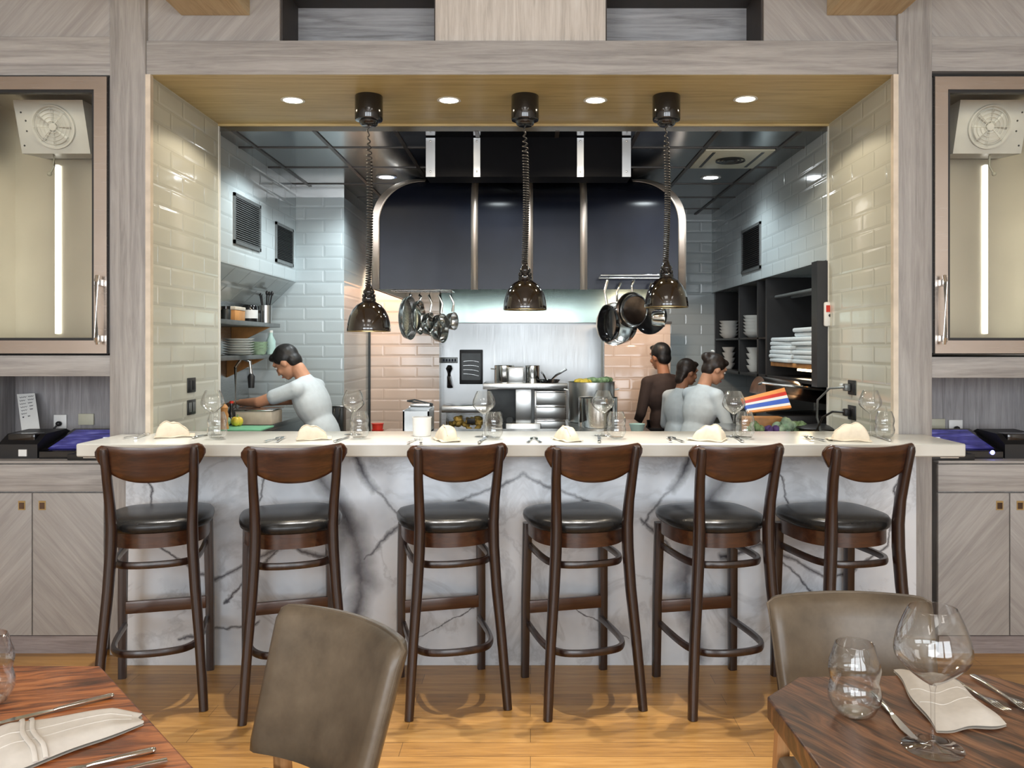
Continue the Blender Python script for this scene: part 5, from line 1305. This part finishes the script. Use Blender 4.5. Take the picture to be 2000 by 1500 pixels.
# ------------------------------------------------------------------ lights
def light(typ, name, loc, energy, col, size=.1, rot=(0, 0, 0), sy=None, spot=None, blend=.4):
    d = bpy.data.lights.new(name, typ); d.energy = energy; d.color = col
    if typ == 'AREA':
        d.size = size
        if sy: d.shape = 'RECTANGLE'; d.size_y = sy
    else: d.shadow_soft_size = size
    if typ == 'SPOT': d.spot_size = math.radians(spot); d.spot_blend = blend
    o = bpy.data.objects.new(name, d); C.objects.link(o); o.location = loc; o.rotation_euler = rot; return o
DAY, WARM, NEU, COOL = (.90, .95, 1), (1, .85, .64), (1, .965, .92), (.88, .97, 1)
# daylight through the three windows of the rear wall
for x, w in ((-2.8, 2.4), (0, 2.4), (2.8, 2.4)): light('AREA', 'window_daylight', (x, Y0+.12, 1.95), 125, DAY, w, (PI/2, 0, 0), 2.5)
# dining-room ceiling spots, then unseen panels added as fill
for x in (-1.75, -1.05, -.35, .35, 1.05, 1.75): light('SPOT', 'dining_ceiling_spot', (x, 3.78, CEIL-.05), 260, NEU, .028, (R(-10), 0, 0), spot=40, blend=.6)
for x in (-2.2, 0, 2.2):
    for y in (-2.5, .3): light('AREA', 'dining_ceiling_panel', (x, y, CEIL-.03), 20, NEU, 1.2)
# soffit
for px in (572, 877, 1163, 1456): light('SPOT', 'soffit_downlight_beam', (xw(px, 4.51), 4.51, TOP-.02), 22, WARM, .04, spot=146, blend=.12)
# kitchen
for x, y, e in ((-1.085, 6.37, 55), (1.30, 6.37, 22), (-1.45, 5.5, 35), (.9, 5.75, 35), (-.25, 5.7, 30), (.45, 8.05, 0)):
    if e: light('SPOT', 'kitchen_downlight_beam', (x, y, KC-.03), e, COOL, .06, spot=150, blend=.5)  # first two match the downlights, the rest are added with no fixture
for x in (-.6, .5): light('AREA', 'hood_lamp_light', (x, 7.25, 2.40), 3, (.88, 1, .95), .45, sy=.12)
light('SPOT', 'rear_left_lamp', (-1.25, 7.5, 2.3), 28, (1, .72, .5), .06, (R(30), 0, 0), spot=110)  # this and the next: unseen spots added to warm the tile panels
light('SPOT', 'rear_right_lamp', (.95, 6.9, 1.9), 14, (1, .72, .5), .06, (R(48), 0, 0), spot=110)
light('AREA', 'shelf_lamp_light', (1.83, 5.45, 1.32), 2.5, (1, .8, .5), .05, sy=.6)
for s, X0 in ((-1, LP), (1, RP)): light('AREA', 'cooler_lamp_light', (X0+s*.40, 4.25, fz(170)), .8, (1, .90, .70), .5, (R(-20), 0, 0), sy=.1)
# ------------------------------------------------------------------ sky outside the windows
w = bpy.data.worlds.new('daylight'); SC.world = w; w.use_nodes = True
w.node_tree.nodes['Background'].inputs[0].default_value = (.86, .93, 1, 1); w.node_tree.nodes['Background'].inputs[1].default_value = 2.2
# ------------------------------------------------------------------ camera
cd = bpy.data.cameras.new('camera'); cam = bpy.data.objects.new('camera', cd); C.objects.link(cam)
cd.sensor_fit = 'HORIZONTAL'; cd.sensor_width = 36; cd.lens = 36*F/2000
cd.shift_x = -(CX-1000)/2000; cd.shift_y = (CY-750)/2000
cd.clip_start = .05
cam.location = (0, 0, H); cam.rotation_euler = (PI/2, 0, 0); SC.camera = cam
SC.view_settings.view_transform = 'Standard'; SC.view_settings.look = 'None'; SC.view_settings.gamma = 1; SC.view_settings.use_curve_mapping = False
SC.view_settings.exposure = 0
SC.cycles.max_bounces = 10; SC.cycles.diffuse_bounces = 4; SC.cycles.glossy_bounces = 5; SC.cycles.transparent_max_bounces = 24; SC.cycles.sample_clamp_indirect = 6
SC.cycles.caustics_reflective = False; SC.cycles.caustics_refractive = False
SC.cycles.use_denoising = True
